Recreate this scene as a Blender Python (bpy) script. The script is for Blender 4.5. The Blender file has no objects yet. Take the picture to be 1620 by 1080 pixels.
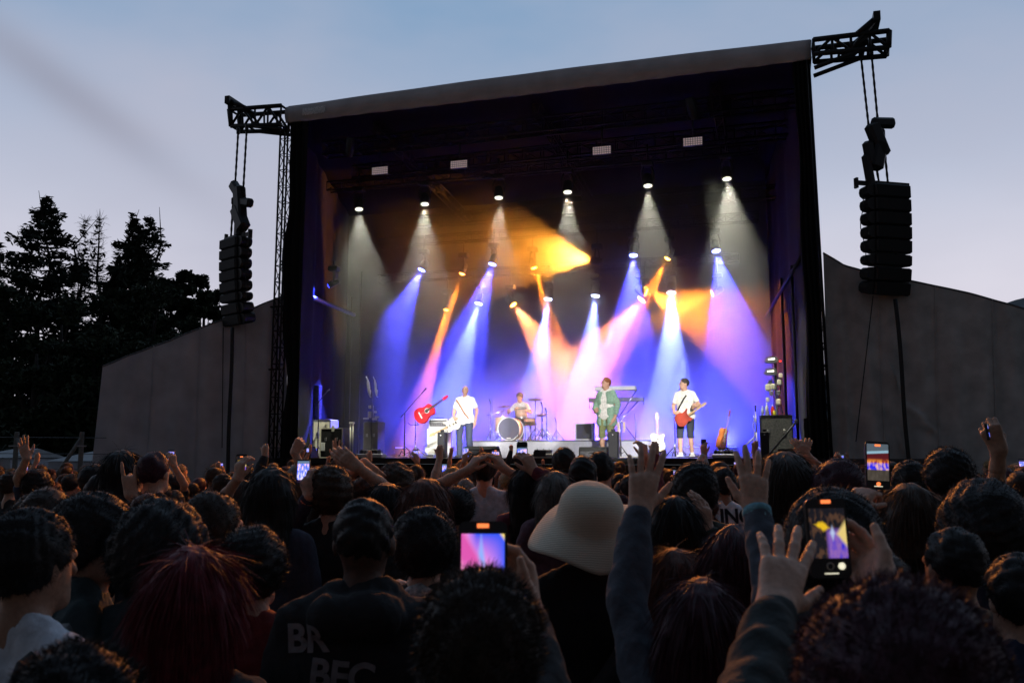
import bpy, math, random
import numpy as np
from mathutils import Vector, Matrix, Quaternion
random.seed(7); np.random.seed(7)
R = math.radians
sc = bpy.context.scene
# ------------------------------------------------------------------ camera
CAMZ = 1.9; F = 1440.0; PITCH = math.atan(180/F)
cd = bpy.data.cameras.new('camera'); cam = bpy.data.objects.new('camera', cd)
sc.collection.objects.link(cam); sc.camera = cam
cam.location = (0, 0, CAMZ); cam.rotation_euler = (R(90)+PITCH, 0, 0)
cd.sensor_width = 36; cd.lens = 36*F/1620; cd.clip_start = .05; cd.clip_end = 5000
cd.dof.use_dof = True; cd.dof.focus_distance = 19; cd.dof.aperture_fstop = 6.5
# ------------------------------------------------------------------ world, dusk sky with thin cloud
w = bpy.data.worlds.new('World'); sc.world = w; w.use_nodes = True
nt = w.node_tree; N = nt.nodes; L = nt.links
bg = N['Background']
sky = N.new('ShaderNodeTexSky'); sky.sky_type = 'NISHITA'; sky.sun_disc = False
sky.sun_elevation = R(1.0); sky.sun_rotation = R(20); sky.air_density = 1.0; sky.dust_density = 1.0; sky.ozone_density = 3.5
tc = N.new('ShaderNodeTexCoord'); mp = N.new('ShaderNodeMapping'); mp.inputs['Scale'].default_value = (1.0, 1.0, 2.2)
mp.inputs['Rotation'].default_value = (0, R(38), R(20)); L.new(tc.outputs['Generated'], mp.inputs[0])
nz = N.new('ShaderNodeTexNoise'); nz.inputs['Scale'].default_value = 1.7; nz.inputs['Detail'].default_value = 5; nz.inputs['Roughness'].default_value = .5
L.new(mp.outputs[0], nz.inputs['Vector'])
cr = N.new('ShaderNodeValToRGB'); cr.color_ramp.elements[0].position = .44; cr.color_ramp.elements[1].position = .70
cr.color_ramp.elements[0].color = (0, 0, 0, 1); cr.color_ramp.elements[1].color = (.75, .75, .75, 1)
L.new(nz.outputs[0], cr.inputs[0])
# the dusk sky is evened out by high thin cloud: mix the clear sky with a flat cloud tone
sat = N.new('ShaderNodeMix'); sat.data_type = 'RGBA'; sat.inputs['Factor'].default_value = .90
SKYK = 1.0
sat.inputs['B'].default_value = (3.1, 4.75, 7.1, 1)
L.new(sky.outputs[0], sat.inputs['A'])
# pale band toward the horizon
sx = N.new('ShaderNodeSeparateXYZ'); L.new(tc.outputs['Generated'], sx.inputs[0])
mr = N.new('ShaderNodeMapRange'); mr.inputs[1].default_value = .10; mr.inputs[2].default_value = .46; mr.inputs[3].default_value = 1; mr.inputs[4].default_value = 0
mr.interpolation_type = 'SMOOTHSTEP'
L.new(sx.outputs['Z'], mr.inputs[0])
hz = N.new('ShaderNodeMix'); hz.data_type = 'RGBA'; hz.inputs['B'].default_value = (8.7, 8.3, 9.3, 1)
L.new(mr.outputs[0], hz.inputs['Factor']); L.new(sat.outputs['Result'], hz.inputs['A'])
cl = N.new('ShaderNodeMix'); cl.data_type = 'RGBA'; cl.inputs['B'].default_value = (5.6, 5.7, 7.0, 1)
L.new(cr.outputs[0], cl.inputs['Factor']); L.new(hz.outputs['Result'], cl.inputs['A'])
# one long grey streak of cloud, high on the left
def skydir(px, py):
    y = (540-py)/F; return Vector(((px-810)/F, math.cos(PITCH)-y*math.sin(PITCH), math.sin(PITCH)+y*math.cos(PITCH))).normalized()
def vm(op, a, b=None, c=None):
    n = N.new('ShaderNodeVectorMath' if op == 'DOT_PRODUCT' else 'ShaderNodeMath'); n.operation = op
    for i, x in enumerate((a, b, c)):
        if x is None: continue
        if isinstance(x, (tuple, Vector, float, int)): n.inputs[i].default_value = x
        else: L.new(x, n.inputs[i])
    return n.outputs['Value']
d1, d2 = skydir(-40, 40), skydir(262, 272); npl = d1.cross(d2).normalized(); mid = skydir(95, 135)
vd = N.new('ShaderNodeVectorMath'); vd.operation = 'NORMALIZE'; L.new(tc.outputs['Generated'], vd.inputs[0])
off = vm('ADD', vm('DOT_PRODUCT', vd.outputs[0], tuple(npl)), vm('MULTIPLY', vm('SUBTRACT', nz.outputs[0], .5), .03))
g1 = vm('EXPONENT', vm('MULTIPLY', vm('POWER', vm('ABSOLUTE', vm('DIVIDE', off, .021)), 2.0), -1.0))
g2 = vm('SUBTRACT', 1.0, vm('DOT_PRODUCT', vd.outputs[0], tuple(mid)))
g3 = vm('EXPONENT', vm('MULTIPLY', vm('DIVIDE', g2, .0085), -1.0))
stf = vm('MULTIPLY', vm('MULTIPLY', g1, g3), .62)
st = N.new('ShaderNodeMix'); st.data_type = 'RGBA'; st.inputs['B'].default_value = (3.5, 3.6, 4.6, 1); L.new(stf, st.inputs['Factor']); L.new(cl.outputs['Result'], st.inputs['A'])
# the afterglow is in front of the camera: the rest of the dome is darker
mr2 = N.new('ShaderNodeMapRange'); mr2.interpolation_type = 'SMOOTHSTEP'; mr2.inputs[1].default_value = -.35; mr2.inputs[2].default_value = .72; mr2.inputs[3].default_value = .11; mr2.inputs[4].default_value = 1.0
sv = N.new('ShaderNodeSeparateXYZ'); L.new(vd.outputs[0], sv.inputs[0]); L.new(sv.outputs['Y'], mr2.inputs[0])
dk = N.new('ShaderNodeMix'); dk.data_type = 'RGBA'; dk.blend_type = 'MULTIPLY'; dk.inputs['Factor'].default_value = 1; L.new(st.outputs['Result'], dk.inputs['A']); L.new(mr2.outputs[0], dk.inputs['B'])
L.new(dk.outputs['Result'], bg.inputs['Color']); bg.inputs['Strength'].default_value = .086
# after sunset only a trace of direction is left in the light
sd = bpy.data.lights.new('sun', 'SUN'); sd.energy = .02; sd.angle = R(20); sd.color = (1, .85, .7)
so = bpy.data.objects.new('sun', sd); sc.collection.objects.link(so); so.rotation_euler = (R(80), 0, R(160))
vs = sc.view_settings; vs.view_transform = 'Standard'; vs.look = 'None'; vs.exposure = 0; vs.gamma = 1
sc.cycles.use_denoising = True
sc.cycles.max_bounces = 5; sc.cycles.diffuse_bounces = 2; sc.cycles.glossy_bounces = 2; sc.cycles.volume_bounces = 0
sc.cycles.transparent_max_bounces = 12; sc.cycles.volume_step_rate = 2.0; sc.cycles.volume_max_steps = 64
sc.cycles.use_light_tree = True; sc.cycles.sample_clamp_indirect = 3
col = sc.collection
# ------------------------------------------------------------------ helpers
def ray(px, py):
    x = (px-810)/F; y = (540-py)/F
    return Vector((x, math.cos(PITCH)-y*math.sin(PITCH), math.sin(PITCH)+y*math.cos(PITCH)))
def at(px, py, Y):
    d = ray(px, py); return Vector((0, 0, CAMZ)) + d*(Y/d.y)
FL = Vector((-5.7, 22.8, 0)); FR = Vector((6.53, 19.2, 0))
EU = (FR-FL).normalized(); EV = Vector((-EU.y, EU.x, 0)); WID = (FR-FL).length
ANG = math.atan2(EU.y, EU.x); DECK = 1.83
def S(u, v, z): return FL + EU*u + EV*v + Vector((0, 0, z))
def sp(px, py, v):
    "the stage point (u, v, z) seen at a pixel on the vertical plane v metres behind the stage front"
    o = Vector((0, 0, CAMZ)); d = ray(px, py)
    t = (v - (o-FL).dot(EV))/d.dot(EV); p = o+d*t
    return (p-FL).dot(EU), p.z
def SPX(px, py, v):
    u, z = sp(px, py, v); return S(u, v, z)
def mat(name, c, rough=.7, metal=0, var=.25, scale=8, bump=0, emit=None, spec=None):
    m = bpy.data.materials.new(name); m.use_nodes = True
    n = m.node_tree.nodes; l = m.node_tree.links; b = n['Principled BSDF']
    b.inputs['Roughness'].default_value = rough; b.inputs['Metallic'].default_value = metal
    if spec is not None: b.inputs['Specular IOR Level'].default_value = spec
    if emit is not None:
        b.inputs['Base Color'].default_value = (*c, 1)
        b.inputs['Emission Color'].default_value = (*c, 1); b.inputs['Emission Strength'].default_value = emit; return m
    t = n.new('ShaderNodeTexCoord'); z = n.new('ShaderNodeTexNoise'); z.inputs['Scale'].default_value = scale; z.inputs['Detail'].default_value = 4
    l.new(t.outputs['Object'], z.inputs['Vector'])
    r = n.new('ShaderNodeValToRGB'); r.color_ramp.elements[0].position = .3; r.color_ramp.elements[1].position = .7
    r.color_ramp.elements[0].color = (*[x*(1-var) for x in c], 1); r.color_ramp.elements[1].color = (*[min(1, x*(1+var)) for x in c], 1)
    l.new(z.outputs[0], r.inputs[0]); l.new(r.outputs[0], b.inputs['Base Color'])
    if bump:
        bp = n.new('ShaderNodeBump'); bp.inputs['Strength'].default_value = bump; bp.inputs['Distance'].default_value = .02
        l.new(z.outputs[0], bp.inputs['Height']); l.new(bp.outputs[0], b.inputs['Normal'])
    return m
class MB:
    def __init__(s): s.v = []; s.f = []; s.sm = []
    def add(s, vs, fs, smooth=False):
        k = len(s.v); s.v += [tuple(v) for v in vs]; s.f += [tuple(i+k for i in f) for f in fs]; s.sm += [smooth]*len(fs); return s
    def box(s, c, d, rot=None):
        c = Vector(c); vs = []
        for x in (-.5, .5):
            for y in (-.5, .5):
                for z in (-.5, .5):
                    p = Vector((x*d[0], y*d[1], z*d[2]))
                    if rot is not None: p = rot @ p
                    vs.append(c+p)
        return s.add(vs, [(0,1,3,2),(4,6,7,5),(0,4,5,1),(2,3,7,6),(0,2,6,4),(1,5,7,3)])
    def bev(s, c, d, b=.02, rot=None):
        "box with chamfered vertical and horizontal edges"
        hx, hy, hz = d[0]/2, d[1]/2, d[2]/2; c = Vector(c); vs = []
        for z, k in ((-hz, b), (-hz+b, 0), (hz-b, 0), (hz, b)):
            X, Y = hx-k, hy-k
            for x, y in ((-X+b, -Y), (X-b, -Y), (X, -Y+b), (X, Y-b), (X-b, Y), (-X+b, Y), (-X, Y-b), (-X, -Y+b)):
                p = Vector((x, y, z)); vs.append(c+(rot @ p if rot is not None else p))
        fs = [tuple(range(7, -1, -1)), tuple(range(24, 32))]
        for r in range(3):
            for i in range(8): fs.append((r*8+i, r*8+(i+1) % 8, (r+1)*8+(i+1) % 8, (r+1)*8+i))
        return s.add(vs, fs)
    def tube(s, pts, r, n=8, cap=True):
        pts = [Vector(p) for p in pts]; rs = r if isinstance(r, (list, tuple)) else [r]*len(pts); vs = []; fs = []
        ref = None
        for i, p in enumerate(pts):
            t = (pts[min(i+1, len(pts)-1)]-pts[max(i-1, 0)])
            if t.length < 1e-9: t = Vector((0, 0, 1))
            t.normalize()
            if ref is None: ref = Vector((1, 0, 0)) if abs(t.x) < .8 else Vector((0, 1, 0))
            a = (ref-t*ref.dot(t)); a.normalize(); ref = a; b = t.cross(a)
            for k in range(n):
                q = 2*math.pi*k/n; vs.append(p+(a*math.cos(q)+b*math.sin(q))*rs[i])
        for i in range(len(pts)-1):
            for k in range(n): fs.append((i*n+k, i*n+(k+1) % n, (i+1)*n+(k+1) % n, (i+1)*n+k))
        if cap: fs += [tuple(range(n-1, -1, -1)), tuple((len(pts)-1)*n+k for k in range(n))]
        return s.add(vs, fs, n > 5)
    def lathe(s, prof, c=(0, 0, 0), n=24, rot=None, cap=True):
        c = Vector(c); vs = []; fs = []
        for r, z in prof:
            for k in range(n):
                q = 2*math.pi*k/n; p = Vector((r*math.cos(q), r*math.sin(q), z)); vs.append(c+(rot @ p if rot is not None else p))
        for i in range(len(prof)-1):
            for k in range(n): fs.append((i*n+k, i*n+(k+1) % n, (i+1)*n+(k+1) % n, (i+1)*n+k))
        if cap: fs += [tuple(range(n-1, -1, -1)), tuple((len(prof)-1)*n+k for k in range(n))]
        return s.add(vs, fs, True)
    def prism(s, poly, t, M=None, c=(0, 0, 0)):
        "a 2-D outline (x, z) given thickness t along y"
        n = len(poly); c = Vector(c); vs = [Vector((x, -t/2, z)) for x, z in poly]+[Vector((x, t/2, z)) for x, z in poly]
        if M is not None: vs = [M @ v for v in vs]
        vs = [v+c for v in vs]
        return s.add(vs, [tuple(range(n)), tuple(range(2*n-1, n-1, -1))]+[(i, i+n, (i+1) % n+n, (i+1) % n) for i in range(n)])
    def grid(s, fn, nu, nv, thick=None, smooth=True):
        vs = [fn(i/nu, j/nv) for i in range(nu+1) for j in range(nv+1)]
        fs = [(i*(nv+1)+j, (i+1)*(nv+1)+j, (i+1)*(nv+1)+j+1, i*(nv+1)+j+1) for i in range(nu) for j in range(nv)]
        return s.add(vs, fs, smooth)
    def build(s, name, m=None, parent=None, loc=None, smooth=None):
        me = bpy.data.meshes.new(name); me.from_pydata(s.v, [], s.f); me.update()
        me.polygons.foreach_set('use_smooth', s.sm if smooth is None else [smooth]*len(s.f))
        if m: me.materials.append(m)
        o = bpy.data.objects.new(name, me); col.objects.link(o)
        if parent is not None: o.parent = parent
        if loc is not None: o.location = loc
        return o
def tag(o, label=None, cat=None, group=None, kind=None):
    if label: o['label'] = label
    if cat: o['category'] = cat
    if group: o['group'] = group
    if kind: o['kind'] = kind
    return o
def empty(name, loc, rz=0, label=None, cat=None, group=None):
    o = bpy.data.objects.new(name, None); col.objects.link(o); o.location = loc; o.rotation_euler = (0, 0, rz)
    o.empty_display_size = .1
    return tag(o, label, cat, group)
def copy_tree(o, parent=None):
    c = o.copy(); col.objects.link(c)
    if parent is not None: c.parent = parent
    for ch in list(o.children): copy_tree(ch, c)
    return c
def aimq(d, up='Z'): return Vector(d).to_track_quat('-Z', 'Y')
def lattice(mb, a, b, w, h, seg, r=.025, r2=.012, up=(0, 0, 1), pyramid=False):
    "box truss from a to b"
    a = Vector(a); b = Vector(b); t = (b-a).normalized(); up = Vector(up)
    s_ = t.cross(up).normalized(); u_ = s_.cross(t)
    cs = [s_*x*w/2+u_*y*h/2 for x, y in ((-1, -1), (1, -1), (1, 1), (-1, 1))]
    for c in cs: mb.tube([a+c, b+c], r, 6)
    Ln = (b-a).length; n = max(1, round(Ln/seg))
    for i in range(n):
        p = a+(b-a)*(i/n); q = a+(b-a)*((i+1)/n)
        for k in range(4):
            c0, c1 = cs[k], cs[(k+1) % 4]
            if i % 2: c0, c1 = c1, c0
            mb.tube([p+c0, q+c1], r2, 4); mb.tube([p+c0, p+c1], r2, 4)
    for k in range(4): mb.tube([b+cs[k], b+cs[(k+1) % 4]], r2, 4)
    return mb
# ------------------------------------------------------------------ materials
m_black = mat('black_paint', (.015, .015, .017), .5, 0, .3, 20)
m_blackm = mat('black_metal', (.02, .02, .022), .4, .6, .2, 30)
m_alu = mat('dull_aluminium', (.35, .35, .37), .4, .8, .15, 20)
m_chrome = mat('chrome', (.7, .7, .72), .2, 1, .05, 20)
m_cloth_b = mat('black_drape', (.0035, .003, .0035), .95, 0, .35, 3, .3)
m_roof = mat('dark_roof_sheet', (.007, .006, .007), .8, 0, .3, 5, spec=.1)
m_white = mat('white_paint', (.75, .75, .75), .5, 0, .08, 10)
m_cream = mat('cream_plastic', (.7, .66, .55), .5, 0, .1, 10)
m_gear = mat('rack_grey', (.12, .12, .13), .5, .2, .4, 25)
# ------------------------------------------------------------------ ground and far setting
def gf(a, b):
    x = -300+600*a; y = -30+1230*b
    z = -.02+.03*math.sin(x*.3)*math.sin(y*.23) if y < 60 else 0
    return (x, y, z)
g = MB().grid(gf, 120, 160).build('ground', mat('trodden_grass', (.035, .045, .02), .95, 0, .5, .8, .5)); tag(g, kind='structure')
m_hill = mat('far_wooded_hill', (.03, .045, .055), 1, 0, .3, .02)
def hf(a, b):
    x = 100+800*a; y = 420+380*b
    h = 128*math.sin(min(1, b*2.2)*math.pi/2)*(1-.25*math.cos(a*6))*min(1, a*3+.1)*(.8+.2*a)
    h += 4*math.sin(a*40)*min(1, b*3)+3*math.sin(a*97+b*13)*min(1, b*3)
    return (x, y, h*.9-1)
h = MB().grid(hf, 80, 24).build('hill', m_hill); tag(h, kind='structure')
# ------------------------------------------------------------------ the stage
stage = empty('concert_stage', S(0, 0, 0), ANG, 'big covered concert stage with black drapes, a grey roof edge and a raised black deck', 'stage')
def SL(u, v, z): return Vector((u, v, z))          # local to the stage empty
LW = lambda v: -.05-.33*max(0, v-.6)               # left wing line (the drape steps outward with depth)
VB = 8.2                                            # back drape
u_rb, _ = sp(1212, 500, VB); u_lb, _ = sp(548, 500, VB)
MB().box((WID/2-.2, 4.3, DECK-.06), (WID+5, 8.6, .12)).build('deck', mat('black_deck', (.05, .05, .055), .45, 0, .3, 6), stage)
def skirt(a, b): u = -.2+(WID+.4)*a; return (u, -.02+.025*math.sin(u*14), .02+(DECK-.16)*b)
MB().grid(skirt, 160, 2).build('deck_skirt', m_cloth_b, stage)
MB().box((WID/2, -.03, DECK-.06), (WID+.3, .05, .13)).build('deck_edge', m_blackm, stage)
# roof
ztl = at(452, 196, FL.y).z; ztr = at(1292, 98, FR.y).z
ZT = (ztl+ztr)/2
print('roof heights', ztl, ztr, 'width', WID)
def lin(u): return ztl+(ztr-ztl)*u/WID
def rf(a, b):
    u = -.1+(WID+.2)*a; v = -.1+9*b; return (u, v, lin(u)+.45-.25*b)
MB().grid(rf, 20, 6).build('roof_sheet', m_roof, stage)
def rf2(a, b):
    u = -3.2*b+(WID+3.2*b+.1)*a; v = .1+8.8*b; return (u, v, lin(u)+.15-.3*b)
MB().grid(rf2, 20, 8).build('roof_lining', m_roof, stage)
# grey front edge: a soft vinyl roll
m_val = mat('grey_vinyl', (.54, .49, .49), .6, 0, .12, 2.5, .15)
def vf(a, b):
    u = -.12+(WID+.2)*a; q = b*math.pi*1.05
    top = at(445+850*a, 172-104*a, (FL+(FR-FL)*a).y).z
    bot = lin(u)-.02-.05*max(0, .5-abs(a-.5))+.006*math.sin(u*9)
    zz = top+(bot-top)*b**.9
    return (u, -.15-.07*math.sin(q)+.008*math.sin(u*2.3), zz)
o = MB().grid(vf, 90, 12).build('roof_edge', m_val, stage)
sol = o.modifiers.new('t', 'SOLIDIFY'); sol.thickness = .03; sol.offset = 1
def vlab(a, b):
    return vf(.04+.05*a, .28+.42*b)
o2 = MB().grid(lambda a, b: (vlab(a, b)[0], vlab(a, b)[1]-.02, vlab(a, b)[2]), 6, 3).build('pale_patch', mat('pale_vinyl', (.75, .72, .72), .5, 0, .35, 30), stage)
# roof trusses
m_tr = mat('dark_truss', (.018, .017, .018), .5, .5, .2, 20)
for v, dz in ((1.2, -.35), (3.0, -.45), (6.0, -1.2)):
    t = MB(); lattice(t, (.3, v, lin(.3)+dz), (WID-.2, v, lin(WID)+dz), .35, .35, .5, .025, .012)
    t.build('roof_truss', m_tr, stage)
for u in (2.1, 6.4, 10.7):
    t = MB(); lattice(t, (u, .6, lin(u)-.1), (u, 8, lin(u)-.75), .2, .25, .5, .02, .01); t.build('roof_rafter', m_tr, stage)
# drapes: back, left wing, right wing, front returns
def drape(p0, p1, z0, z1f, amp=.07, waves=9, nu=120, nv=14, seed=0, phase=0):
    p0 = Vector(p0); p1 = Vector(p1); d = (p1-p0); nrm = Vector((-d.y, d.x, 0)).normalized(); ln = d.length
    rr = random.Random(seed); ks = [(rr.uniform(.6, 1.5)*waves/ln*6.28*.2, rr.uniform(0, 6.28), rr.uniform(.4, 1)) for _ in range(4)]
    def fn(a, b):
        p = p0+d*a; s = a*ln
        k = sum(w_*math.sin(f*s+ph+.35*math.sin(b*2.2+ph)) for f, ph, w_ in ks)/2.2
        q = p+nrm*amp*k*(1-.5*b); return (q.x, q.y, z0+(z1f(a)-z0)*b)
    return MB().grid(fn, nu, nv)
m_back = mat('backdrop_cloth', (.012, .012, .022), .95, 0, .35, 2, .3)
drape((u_lb-.4, VB+.1, 0), (u_rb+.4, VB+.1, 0), DECK, lambda a: ZT+.1, .10, 26, 260, 14, 1).build('back_drape', m_back, stage)
drape((-.12, .35, 0), (u_lb-.1, VB+.4, 0), .1, lambda a: ztl+.35, .10, 22, 160, 20, 2).build('side_drape', m_cloth_b, stage)
drape((u_rb+.1, VB+.4, 0), (WID-.12, .35, 0), .1, lambda a: ztr+.35, .12, 22, 160, 20, 3).build('side_drape', m_cloth_b, stage)
def lret(a, b):   # front return with the wind-blown outer edge
    z = .1+(ztl-.0)*b; e = .06+.10*math.sin(z*1.15+.6)+.04*math.sin(z*2.9)
    u = -e*(1-a)+.42*a+(.03); return (u if a > 0 else -e*.9, -.06+.05*math.sin(a*15+z*.5), z)
MB().grid(lret, 20, 50).build('front_drape', m_cloth_b, stage)
def rret(a, b):
    z = .1+(ztr+.25-.1)*b
    u = WID-.28+.28*a+.12*(1-b)*a; return (u+.03*math.sin(z*1.7)*(1-a), -.06+.05*math.sin(a*22+z*.4), z)
MB().grid(rret, 30, 50).build('front_drape', m_cloth_b, stage)
# towers (lattice) at the front corners
t = MB(); lattice(t, (-.22, -.02, 0), (-.17, -.02, ztl+.0), .22, .22, .42, .028, .012, up=(0, 1, 0)); t.build('corner_tower', m_tr, stage)
t = MB(); lattice(t, (WID+.05, .3, 0), (WID-.1, .3, ztr), .28, .28, .42, .028, .012, up=(0, 1, 0)); t.build('corner_tower', m_tr, stage)
for z in (5.65, 4.05): MB().tube([(-.75, -.02, z), (-.1, -.02, z)], .025, 6).build('tower_peg', m_tr, stage)
# side rails inside the wings
a_ = sp(462, 457, 1.6); b_ = sp(560, 498, 5.5)
MB().tube([(a_[0], 1.6, a_[1]), (b_[0], 5.5, b_[1])], .07, 8).build('wing_rail', m_alu, stage)
a_ = sp(1268, 405, 1.2); b_ = sp(1212, 500, 5.5)
MB().tube([(a_[0], 1.2, a_[1]), (b_[0], 5.5, b_[1])], .05, 8).build('wing_rail', m_tr, stage)
for px, v, y0 in ((1236, 4, 440), (1252, 2.6, 420), (1284, 1, 400)):
    u, z = sp(px, y0, v); MB().tube([(u, v, DECK), (u, v, z)], .035, 8).build('wing_pole', m_tr, stage)
for px, v, y0 in ((572, 6.5, 430), (556, 5.5, 470)):
    u, z = sp(px, y0, v); MB().tube([(u, v, DECK), (u, v, z)], .03, 8).build('wing_pole', m_tr, stage)
# outrigger trusses over the loudspeakers
def rigarm(side):
    t = MB()
    if side < 0:
        P = lambda px, py: (lambda q: SL(q[0], -.1, q[1]))(sp(px, py, -.1))
        A, B, C_, D_ = P(370, 178), P(452, 172), P(373, 204), P(450, 202)
        tip = P(371, 165); br = P(452, 209)
    else:
        P = lambda px, py: (lambda q: SL(q[0], -.1, q[1]))(sp(px, py, -.1))
        A, B, C_, D_ = P(1405, 56), P(1286, 70), P(1404, 82), P(1288, 92)
        tip = P(1385, 36); br = P(1288, 114)
    for dy in (-.22, .22):
        o_ = Vector((0, dy, 0))
        t.tube([A+o_, B+o_], .06, 8); t.tube([C_+o_, D_+o_], .06, 8)
        n = 4
        for i in range(n):
            p = A.lerp(B, i/n)+o_; q = C_.lerp(D_, (i+1)/n)+o_; p2 = C_.lerp(D_, i/n)+o_; q2 = A.lerp(B, (i+1)/n)+o_
            t.tube([p, q] if i % 2 else [p2, q2], .035, 6); t.tube([q, q2], .03, 6)
        t.tube([A+o_, C_+o_], .06, 8)
        t.tube([C_.lerp(D_, .35)+o_, br+o_], .05, 8)
        t.tube([tip+o_, A.lerp(B, .32 if side < 0 else .42)+o_], .07, 6)
        if side > 0: t.tube([tip+o_, C_.lerp(D_, .5)+o_], .05, 6)
        else: t.tube([tip+o_, C_+o_], .07, 6)
    for k in (0, .33, .66, 1):
        for X, Y in ((A, B), (C_, D_)): t.tube([X.lerp(Y, k)+Vector((0, -.25, 0)), X.lerp(Y, k)+Vector((0, .25, 0))], .03, 6)
    t.box(tip, (.14, .7, .2))
    return t.build('outrigger_truss', mat('black_truss', (.02, .02, .022), .5, .4, .2, 15) , stage)
rigarm(-1); rigarm(1)
# ------------------------------------------------------------------ side tarpaulins
m_tarp = mat('grey_tarpaulin', (.50, .50, .55), .7, 0, .14, 2.2, .6)
m_tarpr = mat('worn_grey_tarpaulin', (.52, .49, .475), .65, 0, .22, 2.6, .9)
def wpt(px, py, Y): return at(px, py, Y)
def tarpL(a, b):
    px = 455-295*a; Y = 23.1-1.8*a
    tp = 466+ (579-466)*a ; top = at(px+2*a, tp, Y)
    x = top.x; z = .0+(top.z)*b
    n = .05*math.sin(a*42)*(1-b*.7)+.03*math.sin(a*17+b*3)
    x2 = at(px, 720, Y).x
    return (x2+(x-x2)*b-.25*a*(1-b), Y+n, z)
o = MB().grid(tarpL, 140, 16).build('tarpaulin_wall', m_tarp)
for a_ in (.22, .47, .72):
    MB().tube([tuple(Vector(tarpL(a_, b_/12))-Vector((0, .02, 0))) for b_ in range(13)], .012, 5).build('seam', m_tarp, o)
MB().tube([tuple(Vector(tarpL(a_/30, 1))) for a_ in range(31)], .022, 5).build('hem', m_gear, o)
tag(o, 'plain pale grey tarpaulin screen left of the stage with a sloping top', 'tarpaulin')
def tarpR(a, b):
    px = 1302+ (1780-1302)*a; Y = 19.6-1.5*a
    ks = [(0, 400), (.03, 408), (.07, 420), (.13, 428), (.21, 437), (.30, 445), (.48, 463), (.665, 488), (1, 535)]
    for (k0, y0), (k1, y1) in zip(ks, ks[1:]):
        if a <= k1+1e-9: f = (a-k0)/(k1-k0); tp = y0+(y1-y0)*f; break
    top = at(px, tp, Y); bt = at(px+6*(1-a), 720, Y)
    f1 = math.exp(-((a-.12-.06*(1-b))/.035)**2)+.8*math.exp(-((a-.05-.02*(1-b))/.02)**2)+.5*math.exp(-((a-.62-.05*(1-b))/.03)**2)
    n = .26*f1*(1-.4*b)+.05*math.sin(a*60+b*2)+.05*math.sin(a*23-b*5)*(1-b)
    cr_ = 0
    for (ca, cb, ln_, an) in ((.27, .30, .05, .8), (.30, .22, .06, .5), (.24, .38, .04, 1), (.33, .45, .05, .2), (.22, .62, .03, .9), (.29, .50, .05, .3)):
        da = (a-ca)*2.4; db = (b-cb); s_ = da*math.cos(an)-db*math.sin(an); t_ = da*math.sin(an)+db*math.cos(an)
        cr_ += .11*math.exp(-(t_/.012)**2-(s_/(ln_*1.6))**2)
    n *= 1-.92*b**3; return (bt.x+(top.x-bt.x)*b, Y-n-cr_, top.z*b)
o = MB().grid(tarpR, 280, 90).build('tarpaulin_wall', m_tarpr)
for a_ in (.18, .37, .56):
    MB().tube([tuple(Vector(tarpR(a_, b_/30))-Vector((0, .02, 0))) for b_ in range(31)], .012, 5).build('seam', m_tarpr, o)
MB().tube([tuple(Vector(tarpR(a_/60, 1))) for a_ in range(61)], .022, 5).build('hem', m_gear, o)
tag(o, 'creased grey-brown tarpaulin screen right of the stage with a sagging top', 'tarpaulin')
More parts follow.
